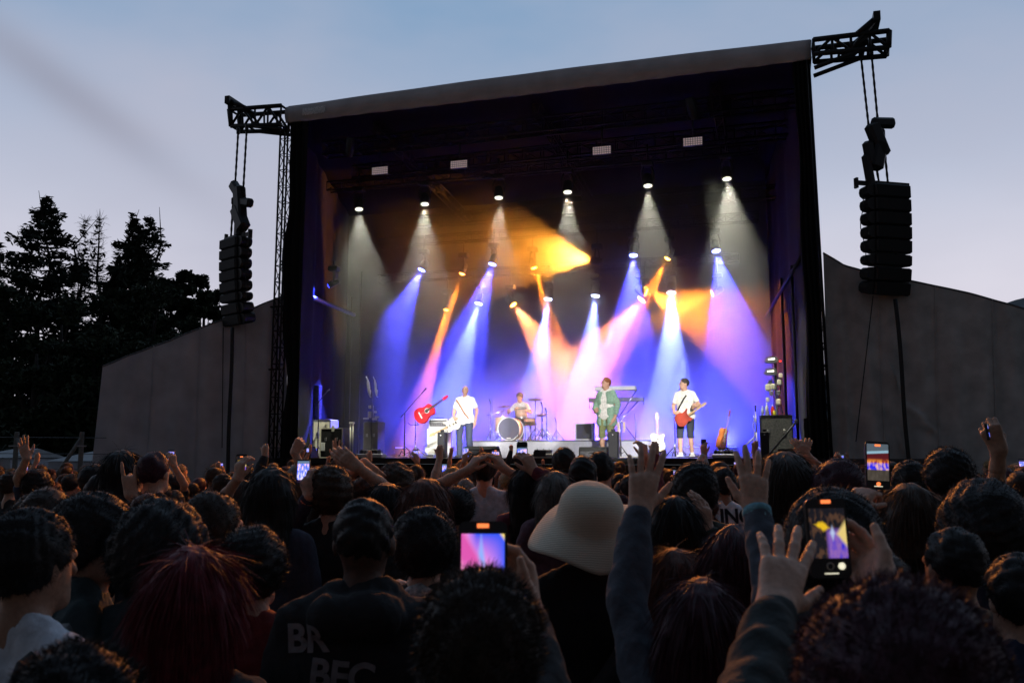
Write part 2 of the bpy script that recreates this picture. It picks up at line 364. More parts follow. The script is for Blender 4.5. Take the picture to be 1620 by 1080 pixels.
# ------------------------------------------------------------------ flown loudspeaker columns
def line_array(side):
    m_b = m_black; m_g = mat('speaker_grille', (.012, .012, .013), .7, .3, .4, 60)
    if side < 0:
        Y = 22.2; s = Y/F; cx, y0, y1 = 372, 378, 518; lab = 'left hanging column of black loudspeakers beside the pine trees'; chy = 170; loc = at(cx, y0, Y)
    else:
        Y = 18.9; s = Y/F; cx, y0, y1 = 1404, 295, 473; lab = 'right hanging column of black loudspeakers above the creased tarpaulin'; chy = 70; loc = at(cx, y0, Y)
    root = empty('speaker_array', loc, ANG+(R(30) if side > 0 else R(-26)), lab, 'loudspeakers', 'flown loudspeaker columns')
    # local frame: x across, y depth (away), z up. The face looks at -y; the horns of the rear side show at the inner side.
    W_, H_ = (.95 if side < 0 else 1.05), (y1-y0)*s
    n = 8; hh = H_/n; inn = 1 if side < 0 else -1
    y = 0; tilt = 0; pz = 0; pyy = 0
    for i in range(n):
        tilt = R(1.2*i if i < 6 else 7+3*(i-5))
        rot = Matrix.Rotation(tilt, 3, 'X')
        c = Vector((0, pyy, pz)) + rot @ Vector((0, 0, -hh/2))
        b = MB(); g_ = hh-.006 if i != 5 else hh-.05
        b.bev(c, (W_*.82, .42, g_), .03, rot)
        cab = b.build('speaker_cabinet', m_b, root)
        g2 = MB().box(c+rot @ Vector((0, -.215, 0)), (W_*.76, .012, g_-.05), rot); g2.build('grille', m_g, cab)
        hn = MB(); q = c+Vector((inn*W_*.41, 0, 0))
        vs = [(0, -.5), (.10, -.47), (.17, -.3), (.19, 0), (.17, .3), (.10, .47), (0, .5)]
        M3 = Matrix(((inn, 0, 0), (0, 1, 0), (0, 0, 1)))
        hn.prism([(x*.9, z*(g_-.02)) for x, z in vs], .30, rot @ M3, q); hn.build('horn', m_b, cab)
        pyy, pz = (lambda e: (e.y, e.z))(Vector((0, pyy, pz)) + rot @ Vector((0, 0, -hh)))
    f = MB(); f.box((0, 0, .05), (W_*.98, .08, .09)); f.box((inn*W_*.1, 0, .05), (W_*1.15, .06, .05))
    f.box((-W_*.45, 0, .12), (.05, .08, .14)); f.box((inn*W_*.72, 0, .02), (.05, .1, .22)); f.box((inn*W_*.5, 0, .02), (.5, .06, .07)); f.build('flying_frame', m_b, root)
    up = at(cx, chy+15, Y).z-loc.z
    zz = lambda py: at(cx, py, Y).z-loc.z
    xx = lambda px: (px-cx)*s*1.08
    h_ = MB()
    if side < 0:
        sh = [((363, 292), (382, 312), .17), ((378, 303), (385, 345), .20), ((376, 335), (392, 360), .22), ((385, 322), (408, 328), .15), ((384, 340), (384, 372), .17)]
        chains = [(369, 205, 366, 292), (393, 205, 389, 322), (362, 315, 360, 372), (390, 330, 394, 372)]
        tilb = ((388, 348), (388, 378))
    else:
        sh = [((1388, 196), (1416, 194), .15), ((1384, 205), (1398, 240), .20), ((1394, 232), (1386, 262), .20), ((1374, 232), (1378, 258), .15), ((1370, 252), (1376, 295), .13)]
        chains = [(1369, 85, 1377, 205), (1388, 82, 1393, 192), (1401, 210, 1405, 290), (1386, 262, 1390, 292)]
        tilb = ((1404, 292), (1404, 288))
    hoist = MB()
    for (a0, b0), (a1, b1), r in sh:
        p0 = Vector((xx(a0), 0, zz(b0))); p1 = Vector((xx(a1), 0, zz(b1))); d = (p1-p0)
        rot = Matrix.Rotation(-math.atan2(d.x, d.z), 3, 'Y') if d.length else Matrix.Identity(3)
        rot = d.to_track_quat('Z', 'Y').to_matrix()
        hoist.bev((p0+p1)/2, (r*1.25, r*1.5, d.length+r*1.1), .05, rot)
    hoist.build('chain_hoist', m_b, root)
    for a0, b0, a1, b1 in chains:
        c = MB(); p0 = Vector((xx(a0), 0, zz(b0))); p1 = Vector((xx(a1), 0, zz(b1)))
        nl = max(4, int((p1-p0).length/.09))
        c.tube([p0.lerp(p1, i/nl) for i in range(nl+1)], [.022 if i % 2 else .03 for i in range(nl+1)], 6); 
        c.bev(p0.lerp(p1, .02), (.09, .09, .2), .03); c.build('hoist_chain', m_blackm, root)
    # the thick cable that drops to the ground, and a thin one
    cx2, Yb = (378, 22.0) if side < 0 else (1421, 18.8)
    cab = MB(); xb = xx(cx2)
    z0 = zz(y1)-.0; z1 = -loc.z
    x0 = xx(374 if side < 0 else 1407)
    cab.tube([(x0+(xb-x0)*t_+.02*math.sin(t_*9), 0, z0+(z1-z0)*t_) for t_ in [k/20 for k in range(21)]], .045, 6); cab.build('drop_cable', m_b, root)
    c2 = MB(); xc = xx(348 if side < 0 else 1370); xd = xx(358 if side < 0 else 1330)
    c2.tube([(xc+(xd-xc)*t_, 0, z0+.05+(z1*.72-z0)*t_) for t_ in [k/10 for k in range(11)]], .012, 5); c2.build('thin_cable', m_b, root)
    c3 = MB(); sx_ = inn*(W_*.62)
    c3.tube([(sx_+.05*math.sin(k*.7), 0, -.1-k*.12) for k in range(14)], .010, 5); c3.build('loose_cable', m_b, root)
line_array(-1); line_array(1)
# ------------------------------------------------------------------ smoke on the stage
def smoke():
    m = bpy.data.materials.new('stage_smoke'); m.use_nodes = True; n = m.node_tree.nodes; l = m.node_tree.links
    n.remove(n['Principled BSDF']); v = n.new('ShaderNodeVolumePrincipled'); l.new(v.outputs[0], n['Material Output'].inputs['Volume'])
    v.inputs['Color'].default_value = (1, 1, 1, 1); v.inputs['Anisotropy'].default_value = SM_G
    t = n.new('ShaderNodeTexCoord'); z = n.new('ShaderNodeTexNoise'); z.inputs['Scale'].default_value = .6; z.inputs['Detail'].default_value = 5; z.inputs['Roughness'].default_value = .62
    z.inputs['Distortion'].default_value = .4
    l.new(t.outputs['Object'], z.inputs['Vector'])
    r = n.new('ShaderNodeMapRange'); r.inputs[1].default_value = .3; r.inputs[2].default_value = .72; r.inputs[3].default_value = SM_D*.35; r.inputs[4].default_value = SM_D*1.8
    l.new(z.outputs[0], r.inputs[0]); acc = r.outputs[0]
    # puffs of thicker smoke: (pixel x, y, distance behind the stage front, radius in metres, extra density)
    for px, py, vv, rad, den in ((884, 372, 5.5, 1.9, .42), (1085, 490, 5.8, 1.0, .30), (905, 560, 4.6, 1.5, .12), (1130, 540, 5.2, 1.1, .10), (735, 250, 4.6, 1.6, .05)):
        u, z_ = sp(px, py, vv); sb = n.new('ShaderNodeVectorMath'); sb.operation = 'SUBTRACT'; l.new(t.outputs['Object'], sb.inputs[0]); sb.inputs[1].default_value = (u, vv, z_)
        ad = n.new('ShaderNodeVectorMath'); ad.operation = 'LENGTH'; l.new(sb.outputs[0], ad.inputs[0]); m0 = n.new('ShaderNodeMath'); m0.operation = 'MULTIPLY_ADD'; l.new(z.outputs[0], m0.inputs[0]); m0.inputs[1].default_value = 2.6*rad; l.new(ad.outputs['Value'], m0.inputs[2])
        m1 = n.new('ShaderNodeMapRange'); m1.interpolation_type = 'SMOOTHSTEP'; m1.inputs[1].default_value = 1.55*rad; m1.inputs[2].default_value = 2.5*rad; m1.inputs[3].default_value = den; m1.inputs[4].default_value = 0; l.new(m0.outputs[0], m1.inputs[0])
        a_ = n.new('ShaderNodeMath'); a_.operation = 'ADD'; l.new(acc, a_.inputs[0]); l.new(m1.outputs[0], a_.inputs[1]); acc = a_.outputs[0]
    # thinner toward the roof and the wings
    s3 = n.new('ShaderNodeSeparateXYZ'); l.new(t.outputs['Object'], s3.inputs[0]); hr = n.new('ShaderNodeMapRange'); hr.inputs[1].default_value = 4.5; hr.inputs[2].default_value = 8.4; hr.inputs[3].default_value = .95; hr.inputs[4].default_value = 1.25; l.new(s3.outputs['Z'], hr.inputs[0])
    for a0, a1, ch in ((.2, 1.7, 'X'), (WID-.6, WID-2.2, 'X'), (9.6, 8.8, 'Z'), (1.0, 1.9, 'Y')):
        e_ = n.new('ShaderNodeMapRange'); e_.inputs[1].default_value = a0; e_.inputs[2].default_value = a1; e_.inputs[3].default_value = .12 if ch == 'X' else 0; e_.inputs[4].default_value = 1; l.new(s3.outputs[ch], e_.inputs[0])
        em = n.new('ShaderNodeMath'); em.operation = 'MULTIPLY'; l.new(acc, em.inputs[0]); l.new(e_.outputs[0], em.inputs[1]); acc = em.outputs[0]
    fm = n.new('ShaderNodeMath'); fm.operation = 'MULTIPLY'; l.new(acc, fm.inputs[0]); l.new(hr.outputs[0], fm.inputs[1]); l.new(fm.outputs[0], v.inputs['Density'])
    b = MB().box((WID/2-.3, 4.6, 5.75), (WID-1.4, 7.2, 7.8)); o = b.build('smoke', m, None, S(0, 0, 0)); o.rotation_euler = (0, 0, ANG)
    tag(o, 'thin stage smoke lit by the coloured beams', 'smoke', kind='stuff')
SM_D = .085; SM_G = .25
smoke()
# ------------------------------------------------------------------ lamps
WHITE = (1, .98, .78); BLUE = (.05, .06, 1); BLUEW = (.16, .22, 1); ORG = (1, .22, .012); YEL = (1, .33, .03)
PNK = (1, .28, .09)
m_lens = {}
def lensmat(c, e):
    k = (c, e)
    if k not in m_lens: m_lens[k] = mat('lit_lens', c, .3, 0, emit=e)
    return m_lens[k]
def fixture(px, py, v, ang, tilt, half, colr, power, label, r=.13, blend=.25, lens=None, le=12, hang=.5, group=None, rad=.06, name='stage_light'):
    """ang: degrees of the beam in the picture plane from straight down, positive to the right; tilt: degrees toward the audience (+) or upstage (-)"""
    u, z = sp(px, py, v)
    root = empty(name, S(u, v, z), ANG, label, 'stage light', group)
    d = Vector((math.sin(R(ang))*math.cos(R(tilt)), -math.sin(R(tilt)), -math.cos(R(ang))*math.cos(R(tilt))))
    q = aimq(d); M3 = q.to_matrix()
    hd = MB(); hd.lathe([(r*.55, .34), (r*.9, .3), (r*1.1, .12), (r*1.15, .0), (r*1.0, -.0)], n=20, rot=M3, cap=True); hd.build('lamp_head', m_black, root)
    ln = MB(); ln.lathe([(r*.94, -.004), (r*.5, -.025), (.001, -.03)], n=20, rot=M3); ln.build('lens', lensmat(lens or colr, le), root)
    yk = MB(); ax = M3 @ Vector((1, 0, 0)); ax.z = 0; ax.normalize(); mid = M3 @ Vector((0, 0, .16)); top = mid+Vector((0, 0, .36))
    for s_ in (-1, 1): yk.tube([mid+ax*s_*r*1.25, mid+ax*s_*r*1.35+Vector((0, 0, .2)), top+ax*s_*r*.8], .022, 6)
    yk.tube([top-ax*r*.8, top+ax*r*.8], .025, 6); yk.build('yoke', m_black, root)
    bs = MB(); bs.bev(top+Vector((0, 0, .07)), (.3, .24, .14), .02); bs.tube([top+Vector((0, 0, .1)), top+Vector((0, 0, .1+hang))], .022, 6); bs.build('clamp_base', m_black, root)
    ld = bpy.data.lights.new('beam', 'SPOT'); ld.energy = power; ld.color = colr; ld.spot_size = R(2*half); ld.spot_blend = blend; ld.shadow_soft_size = rad
    lo = bpy.data.objects.new('beam', ld); col.objects.link(lo); lo.parent = root; lo.location = d*.06; lo.rotation_mode = 'QUATERNION'; lo.rotation_quaternion = q
    return root
PW = 1.0
ordn = ['leftmost', 'second', 'third', 'fourth', 'fifth', 'rightmost']
for i, (px, py, a, h_, p) in enumerate([(568, 331, 9, 21, 1), (672, 323, 6, 20, 1), (789, 313, 4, 16, .8), (898, 304, 4, 17, .8), (1025, 294, 3, 18, .9), (1150, 283, 4, 22, 1.1)]):
    fixture(px, py, 2.6, a, 12, h_, WHITE, 900*p*PW, f'{ordn[i]}{" from the left" if 0 < i < 5 else ""} of the six white wash lights in the top row', .12, .35, le=1.6, group='white wash lights in the top row')
m_trs = m_tr
for (a0, b0, a1, b1, v, nm) in ((545, 428, 1165, 388, 6.2, 'upper'), (560, 486, 1180, 452, 6.8, 'lower')):
    pass
ob = ['leftmost', 'second', 'third', 'rightmost']
for i, (px, py, a, h_, p, til) in enumerate([(667, 427, -20, 17, 1, 15), (779, 418, -13, 15, 1, 15), (1002, 404, 0, 16, 1, 15), (1133, 397, 10, 17, 1.2, 15)]):
    fixture(px, py, 5.6, a, til, h_, BLUE, 20000*p*PW, f'{ob[i]}{" from the left" if 0 < i < 3 else ""} blue beam light of the upper blue row', .12, .2, BLUEW, 40, group='blue beam lights of the upper row')
for i, (px, py, a, h_, p, til) in enumerate([(757, 480, -13, 12, 1.2, 10), (867, 473, -5, 10, 1.8, 12), (942, 468, -4, 12, 1.3, 10), (1062, 463, 0, 13, 2.2, 12)]):
    fixture(px, py, 6.6, a, til, h_, BLUEW, 20000*p*PW, f'{ob[i]}{" from the left" if 0 < i < 3 else ""} pale blue beam light of the lower blue row', .12, .2, (.5, .6, 1), 50, group='pale blue beam lights of the lower row')
for px, py, v, a, til, h_, c, p, lb, r in [
    (731, 433, 6.0, -16, 8, 4.5, ORG, 34, 'narrow orange spot at the left, just right of the leftmost blue beam', .09),
    (706, 490, 6.6, -11, 8, 5.5, ORG, 30, 'small low orange spot nearest the left side of the stage', .08),
    (845, 424, 6.0, 19, 8, 7, ORG, 15, 'orange spot left of centre aimed steeply down to the right', .09),
    (812, 482, 6.4, 38, 10, 17, PNK, 12, 'bright orange spot left of centre washing pink light over the singer', .11),
    (937, 412, 5.6, -104, -14, 29, YEL, 15, 'brightest orange spot at centre aimed up to the left', .11),
    (1056, 409, 6.0, -28, 8, 8.5, ORG, 16, 'orange spot right of centre aimed down to the left', .09),
    (1015, 474, 6.2, -38, 12, 19, PNK, 11, 'white hot orange spot right of centre aimed down at the singer', .14),
    (1127, 464, 6.2, -64, 4, 10, YEL, 7, 'orange spot at the right aimed left across the stage', .10),
    (1022, 462, 5.9, 66, -6, 28, ORG, 7, 'wide orange flood right of centre aimed to the right', .12)]:
    fixture(px, py, v, a, til, h_, c, 1100*p*PW, lb, r, .25, YEL, 60, group='orange stage lights')
# hanging bars that carry the moving lights
for (a0, b0, a1, b1, v) in ((600, 398, 1200, 356, 6.0), (600, 447, 1170, 428, 6.6), (520, 305, 1200, 255, 2.6)):
    u0, z0 = sp(a0, b0, v); u1, z1 = sp(a1, b1, v); z0 = z1 = (z0+z1)/2
    t = MB(); lattice(t, (u0, v, z0+.25), (u1, v, z1+.25), .25, .25, .45, .02, .01); t.build('lighting_bar', m_tr, stage)
# added key lights under the roof edge, brightening the gear in the wings
def key(u, v, z, tu, tv, tz, half, c, p, label):
    root = empty('added_profile_light', S(u, v, z), ANG, label, 'stage light', 'front profile lights under the roof edge')
    d = Vector((tu-u, tv-v, tz-z)).normalized(); q = aimq(d); M3 = q.to_matrix()
    MB().lathe([(.09, .5), (.11, .45), (.11, .1), (.08, .05), (.08, 0)], n=16, rot=M3).build('lamp_barrel', m_black, root)
    MB().lathe([(.07, -.003), (.001, -.01)], n=16, rot=M3).build('lens', m_gear, root)
    MB().tube([(0, 0, .1), (0, 0, .45)], .025, 6).build('bracket', m_black, root)
    ld = bpy.data.lights.new('beam', 'SPOT'); ld.energy = p; ld.color = c; ld.spot_size = R(2*half); ld.spot_blend = .5; ld.shadow_soft_size = .08
    lo = bpy.data.objects.new('beam', ld); col.objects.link(lo); lo.parent = root; lo.location = d*.08; lo.rotation_mode = 'QUATERNION'; lo.rotation_quaternion = q
KEYW = (1, .97, .92)
# added follow spots on an unseen mast behind the camera, lighting band and gear
mast = empty('added_spot_mast', (2.2, -7, 0), 0, 'scaffold mast with follow spots standing behind the crowd', 'mast')
t = MB(); lattice(t, (0, .3, 0), (0, .3, 6.4), .4, .4, .5, .03, .014, up=(0, 1, 0)); t.build('lattice_tower', m_tr, mast); MB().bev((0, .3, 6.45), (2.6, 1.0, .08), .02).build('platform', m_blackm, mast)
def follow(x, px, tv, dz, half, p, label):
    tu, _ = sp(px, 650, tv); T_ = S(tu, tv, DECK+dz); root = empty('added_follow_spot', (2.2+x, -7, 6.9), 0, label, 'stage light', 'follow spots on the mast')
    d = (T_-root.location).normalized(); q = aimq(d); M3 = q.to_matrix()
    MB().lathe([(.09, .6), (.13, .55), (.13, .1), (.10, .05), (.10, 0)], n=16, rot=M3).build('lamp_barrel', m_black, root); MB().lathe([(.09, -.003), (.001, -.012)], n=16, rot=M3).build('lens', lensmat(KEYW, 5), root); MB().tube([(0, 0, -.41), (0, 0, -.1)], .03, 6).build('bracket', m_black, root)
    ld = bpy.data.lights.new('beam', 'SPOT'); ld.energy = p; ld.color = KEYW; ld.spot_size = R(2*half); ld.spot_blend = .35; ld.shadow_soft_size = .08
    lo = bpy.data.objects.new('beam', ld); col.objects.link(lo); lo.parent = root; lo.location = d*.08; lo.rotation_mode = 'QUATERNION'; lo.rotation_quaternion = q
for x, px, tv, dz, hf, p, lb in ((-1, 735, 1.5, 1.1, 2.4, 52000, 'man in the white shirt'), (-.6, 965, 1.0, 1.15, 3.0, 38000, 'singer'), (-.1, 1085, 1.6, 1.1, 2.4, 52000, 'guitarist'), (.4, 822, 4.0, 1.2, 2.6, 75000, 'drummer'), (.9, 692, 2.8, .55, 1.7, 60000, 'white amplifier'), (1.2, 1042, 1.3, .6, 1.6, 34000, 'cream guitar')):
    follow(x, px, tv, dz, hf, p, 'follow spot on the rear mast aimed at the '+lb)
tu, _ = sp(520, 690, 2.5); key(tu+1.5, .4, lin(0)-.9, tu, 2.5, DECK+.5, 9, (1, 1, .75), 3600, 'profile light at the left end of the roof edge aimed at the cases')
tu, _ = sp(1222, 620, 2.5); key(tu-1.5, .4, lin(WID)-.9, tu, 2.5, DECK+1.2, 9, (1, 1, .75), 3600, 'profile light at the right end of the roof edge aimed at the amplifiers')
# orange spots added at the two middle roof panels to light the crowd
def added_spill(o, p, c=(1, .30, .04), tz=-.5, ang=44):
    ld = bpy.data.lights.new('added_spill', 'SPOT'); ld.energy = p; ld.color = c; ld.spot_size = R(ang*2); ld.spot_blend = .6; ld.shadow_soft_size = .15
    lo = bpy.data.objects.new('added_spill', ld); col.objects.link(lo); lo.parent = o; lo.location = (0, -.15, -.1); lo.rotation_mode = 'QUATERNION'; lo.rotation_quaternion = aimq(Vector((0, -1, tz)))
# added blue floods on the deck, unseen behind the riser, wash the backdrop
for i, px in enumerate((635, 705, 785, 865, 945, 1025, 1095, 1155)):
    u, _ = sp(px, 690, 6.2); root = empty('added_floor_flood', S(u, 6.2, DECK), ANG, f'{["leftmost", "second", "third", "fourth", "fifth", "sixth", "seventh", "rightmost"][i]}{" from the left" if 0 < i < 7 else ""} of the blue floor lights behind the drum riser', 'stage light', 'blue floor lights along the backdrop')
    MB().bev((0, 0, .18), (.42, .16, .22), .02, Matrix.Rotation(R(-25), 3, 'X')).build('housing', m_black, root)
    MB().box((0, -.0, .295), (.36, .1, .008), Matrix.Rotation(R(-25), 3, 'X')).build('lens', lensmat((.1, .12, 1), 6), root)
    ld = bpy.data.lights.new('wash', 'SPOT'); ld.energy = 12000; ld.color = (.045, .05, 1); ld.spot_size = R(82); ld.spot_blend = .8; ld.shadow_soft_size = .15
    lo = bpy.data.objects.new('wash', ld); col.objects.link(lo); lo.parent = root; lo.location = (0, 0, .34); lo.rotation_mode = 'QUATERNION'; lo.rotation_quaternion = aimq(Vector((0, .95, .5)))
# LED panels under the roof; a faint glow is put into their cells
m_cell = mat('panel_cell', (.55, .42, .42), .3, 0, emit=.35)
for i, (px, py) in enumerate([(601, 270), (726, 260), (952, 238), (1096, 224)]):
    u, z = sp(px, py, .85)
    root = empty('led_panel', S(u, .85, z), ANG, f'{["leftmost", "second", "third", "rightmost"][i]}{" from the left" if 0 < i < 3 else ""} of the four gridded light panels under the roof', 'light panel', 'gridded light panels under the roof')
    MB().box((0, .04, 0), (.46, .08, .20)).build('housing', m_black, root)
    c = MB()
    for a in range(8):
        for b in range(4): c.box((-.196+a*.056, -.006, -.075+b*.05), (.044, .012, .036))
    c.build('cells', m_cell, root)
    MB().tube([(0, .06, .08), (0, .06, .6)], .02, 6).build('bracket', m_black, root)
    if i in (1, 2): added_spill(root, 4800)
# blue light on the left wing drape
fixture(520, 452, 3.0, -62, 20, 24, (.03, .05, 1), 1500, 'small blue light in the left wing shining on the drape', .08, .5, le=4, name='stage_light', hang=.2)
# ------------------------------------------------------------------ organic shapes: smooth union of tapered capsules, meshed as one surface
class SDF:
    def __init__(s, lo, hi, h):
        s.lo = np.array(lo, float); s.h = h; s.n = np.ceil((np.array(hi)-s.lo)/h).astype(int)+1
        s.ax = [s.lo[i]+h*np.arange(s.n[i]) for i in range(3)]; s.v = np.full(s.n, .2, np.float32)
    def sub(s, lo, hi):
        a = np.clip(np.floor((np.array(lo)-s.lo)/s.h).astype(int), 0, s.n); b = np.clip(np.ceil((np.array(hi)-s.lo)/s.h).astype(int)+1, 0, s.n)
        if (b <= a).any(): return None
        sl = tuple(slice(a[i], b[i]) for i in range(3))
        return sl, np.meshgrid(*[s.ax[i][sl[i]] for i in range(3)], indexing='ij')
    def mix(s, sl, d, k, cut=False):
        o = s.v[sl]; d = d.astype(np.float32)
        if cut: o = -o; 
        h_ = np.clip(.5+.5*(o-d)/k, 0, 1); r = o*(1-h_)+d*h_-k*h_*(1-h_)
        s.v[sl] = -r if cut else r
    def cap(s, a, b, ra, rb=None, k=.02, sq=None, cut=False):
        "tapered capsule; sq flattens it along y"
        rb = ra if rb is None else rb; a = np.array(a, float); b = np.array(b, float); m = max(ra, rb)+.05
        q = s.sub(np.minimum(a, b)-m, np.maximum(a, b)+m)
        if q is None: return
        sl, (X, Y, Z) = q; f = 1/(sq or 1)
        ab = b-a; ab2 = np.array([ab[0], ab[1]*f, ab[2]]); px, py, pz = X-a[0], (Y-a[1])*f, Z-a[2]
        t = np.clip((px*ab2[0]+py*ab2[1]+pz*ab2[2])/max(1e-9, ab2@ab2), 0, 1)
        d = np.sqrt((px-t*ab2[0])**2+(py-t*ab2[1])**2+(pz-t*ab2[2])**2)-(ra+(rb-ra)*t)
        s.mix(sl, d*(1 if not sq else sq**.5), k, cut)
    def ell(s, c, r, M=None, k=.02, cut=False):
        c = np.array(c, float); r = np.array(r, float); m = r.max()+.05; q = s.sub(c-m, c+m)
        if q is None: return
        sl, (X, Y, Z) = q; P = [X-c[0], Y-c[1], Z-c[2]]
        if M is not None:
            M = np.array(M); P = [M[0, i]*P[0]+M[1, i]*P[1]+M[2, i]*P[2] for i in range(3)]
        l = np.sqrt((P[0]/r[0])**2+(P[1]/r[1])**2+(P[2]/r[2])**2); s.mix(sl, (l-1)*r.min()*np.clip(l, .6, 1.4), k, cut)
    def noise(s, amp, f, seed=0, st=(1, 1, 1)):
        rr = np.random.RandomState(seed); X, Y, Z = np.meshgrid(*s.ax, indexing='ij', sparse=True); n = 0
        for i in range(5):
            d = rr.normal(size=3)*f*(1+.5*i)*np.array(st); n = n+np.sin(d[0]*X+d[1]*Y+d[2]*Z+rr.uniform(0, 6))/(1+.4*i)
        s.v += (amp*n/2).astype(np.float32)
    def plane(s, p, nrm):
        "keep the side the normal points away from"
        X, Y, Z = np.meshgrid(*s.ax, indexing='ij', sparse=True); p = np.array(p); nrm = np.array(nrm)/np.linalg.norm(nrm)
        s.v = np.maximum(s.v, ((X-p[0])*nrm[0]+(Y-p[1])*nrm[1]+(Z-p[2])*nrm[2]).astype(np.float32))
    def mesh(s):
        v = s.v; sg = v < 0; n = np.array(v.shape)
        c8 = [sg[i:n[0]-1+i, j:n[1]-1+j, k:n[2]-1+k] for i in (0, 1) for j in (0, 1) for k in (0, 1)]
        su = sum(c.astype(np.int8) for c in c8); act = (su > 0) & (su < 8); idx = -np.ones(act.shape, np.int32); ii = np.argwhere(act)
        if not len(ii): return np.zeros((0, 3)), np.zeros((0, 4), int)
        idx[act] = np.arange(len(ii)); acc = np.zeros((len(ii), 3)); cnt = np.zeros(len(ii))
        cor = [(i, j, k) for i in (0, 1) for j in (0, 1) for k in (0, 1)]
        for a in range(8):
            for b in range(a+1, 8):
                d = np.array(cor[b])-cor[a]
                if np.abs(d).sum() != 1: continue
                va = v[ii[:, 0]+cor[a][0], ii[:, 1]+cor[a][1], ii[:, 2]+cor[a][2]]; vb = v[ii[:, 0]+cor[b][0], ii[:, 1]+cor[b][1], ii[:, 2]+cor[b][2]]
                m = (va < 0) != (vb < 0); t = np.where(m, va/(va-vb+1e-12), 0)
                acc += m[:, None]*(np.array(cor[a])+t[:, None]*d); cnt += m
        P = s.lo+(ii+acc/cnt[:, None])*s.h; F_ = []
        for ax in range(3):
            o1, o2 = (ax+1) % 3, (ax+2) % 3; s0 = [slice(1, n[i]-1) for i in range(3)]; s0[ax] = slice(0, n[ax]-1)
            s1 = list(s0); s1[ax] = slice(1, n[ax]); A = sg[tuple(s0)]; B = sg[tuple(s1)]; e = np.argwhere(A != B)
            if not len(e): continue
            up = A[tuple(e.T)]; e = e+np.array([0 if i == ax else 1 for i in range(3)])
            def g(d1, d2):
                q = e.copy(); q[:, o1] -= d1; q[:, o2] -= d2; return idx[tuple(q.T)]
            f = np.stack([g(1, 1), g(0, 1), g(0, 0), g(1, 0)], 1); f[~up] = f[~up][:, ::-1]; F_.append(f)
        return P, np.concatenate(F_)
def to_obj(name, parts, m, parent, scale=1):
    vs = []; fs = []; k = 0
    for P, Fc in parts:
        vs.append(P); fs.append(Fc+k); k += len(P)
    V = np.concatenate(vs)*scale; Fq = np.concatenate(fs)
    me = bpy.data.meshes.new(name); me.vertices.add(len(V)); me.vertices.foreach_set('co', V.ravel().astype(np.float32))
    me.loops.add(Fq.size); me.loops.foreach_set('vertex_index', Fq.ravel().astype(np.int32)); me.polygons.add(len(Fq))
    me.polygons.foreach_set('loop_start', np.arange(0, Fq.size, 4, dtype=np.int32)); me.polygons.foreach_set('loop_total', np.full(len(Fq), 4, np.int32))
    me.update(calc_edges=True); me.validate(); me.polygons.foreach_set('use_smooth', np.ones(len(me.polygons), bool))
    if m: me.materials.append(m)
    o = bpy.data.objects.new(name, me); col.objects.link(o)
    if parent is not None: o.parent = parent
    return o
V3 = lambda *a: np.array(a, float)
def nrm(v): v = np.array(v, float); return v/np.linalg.norm(v)
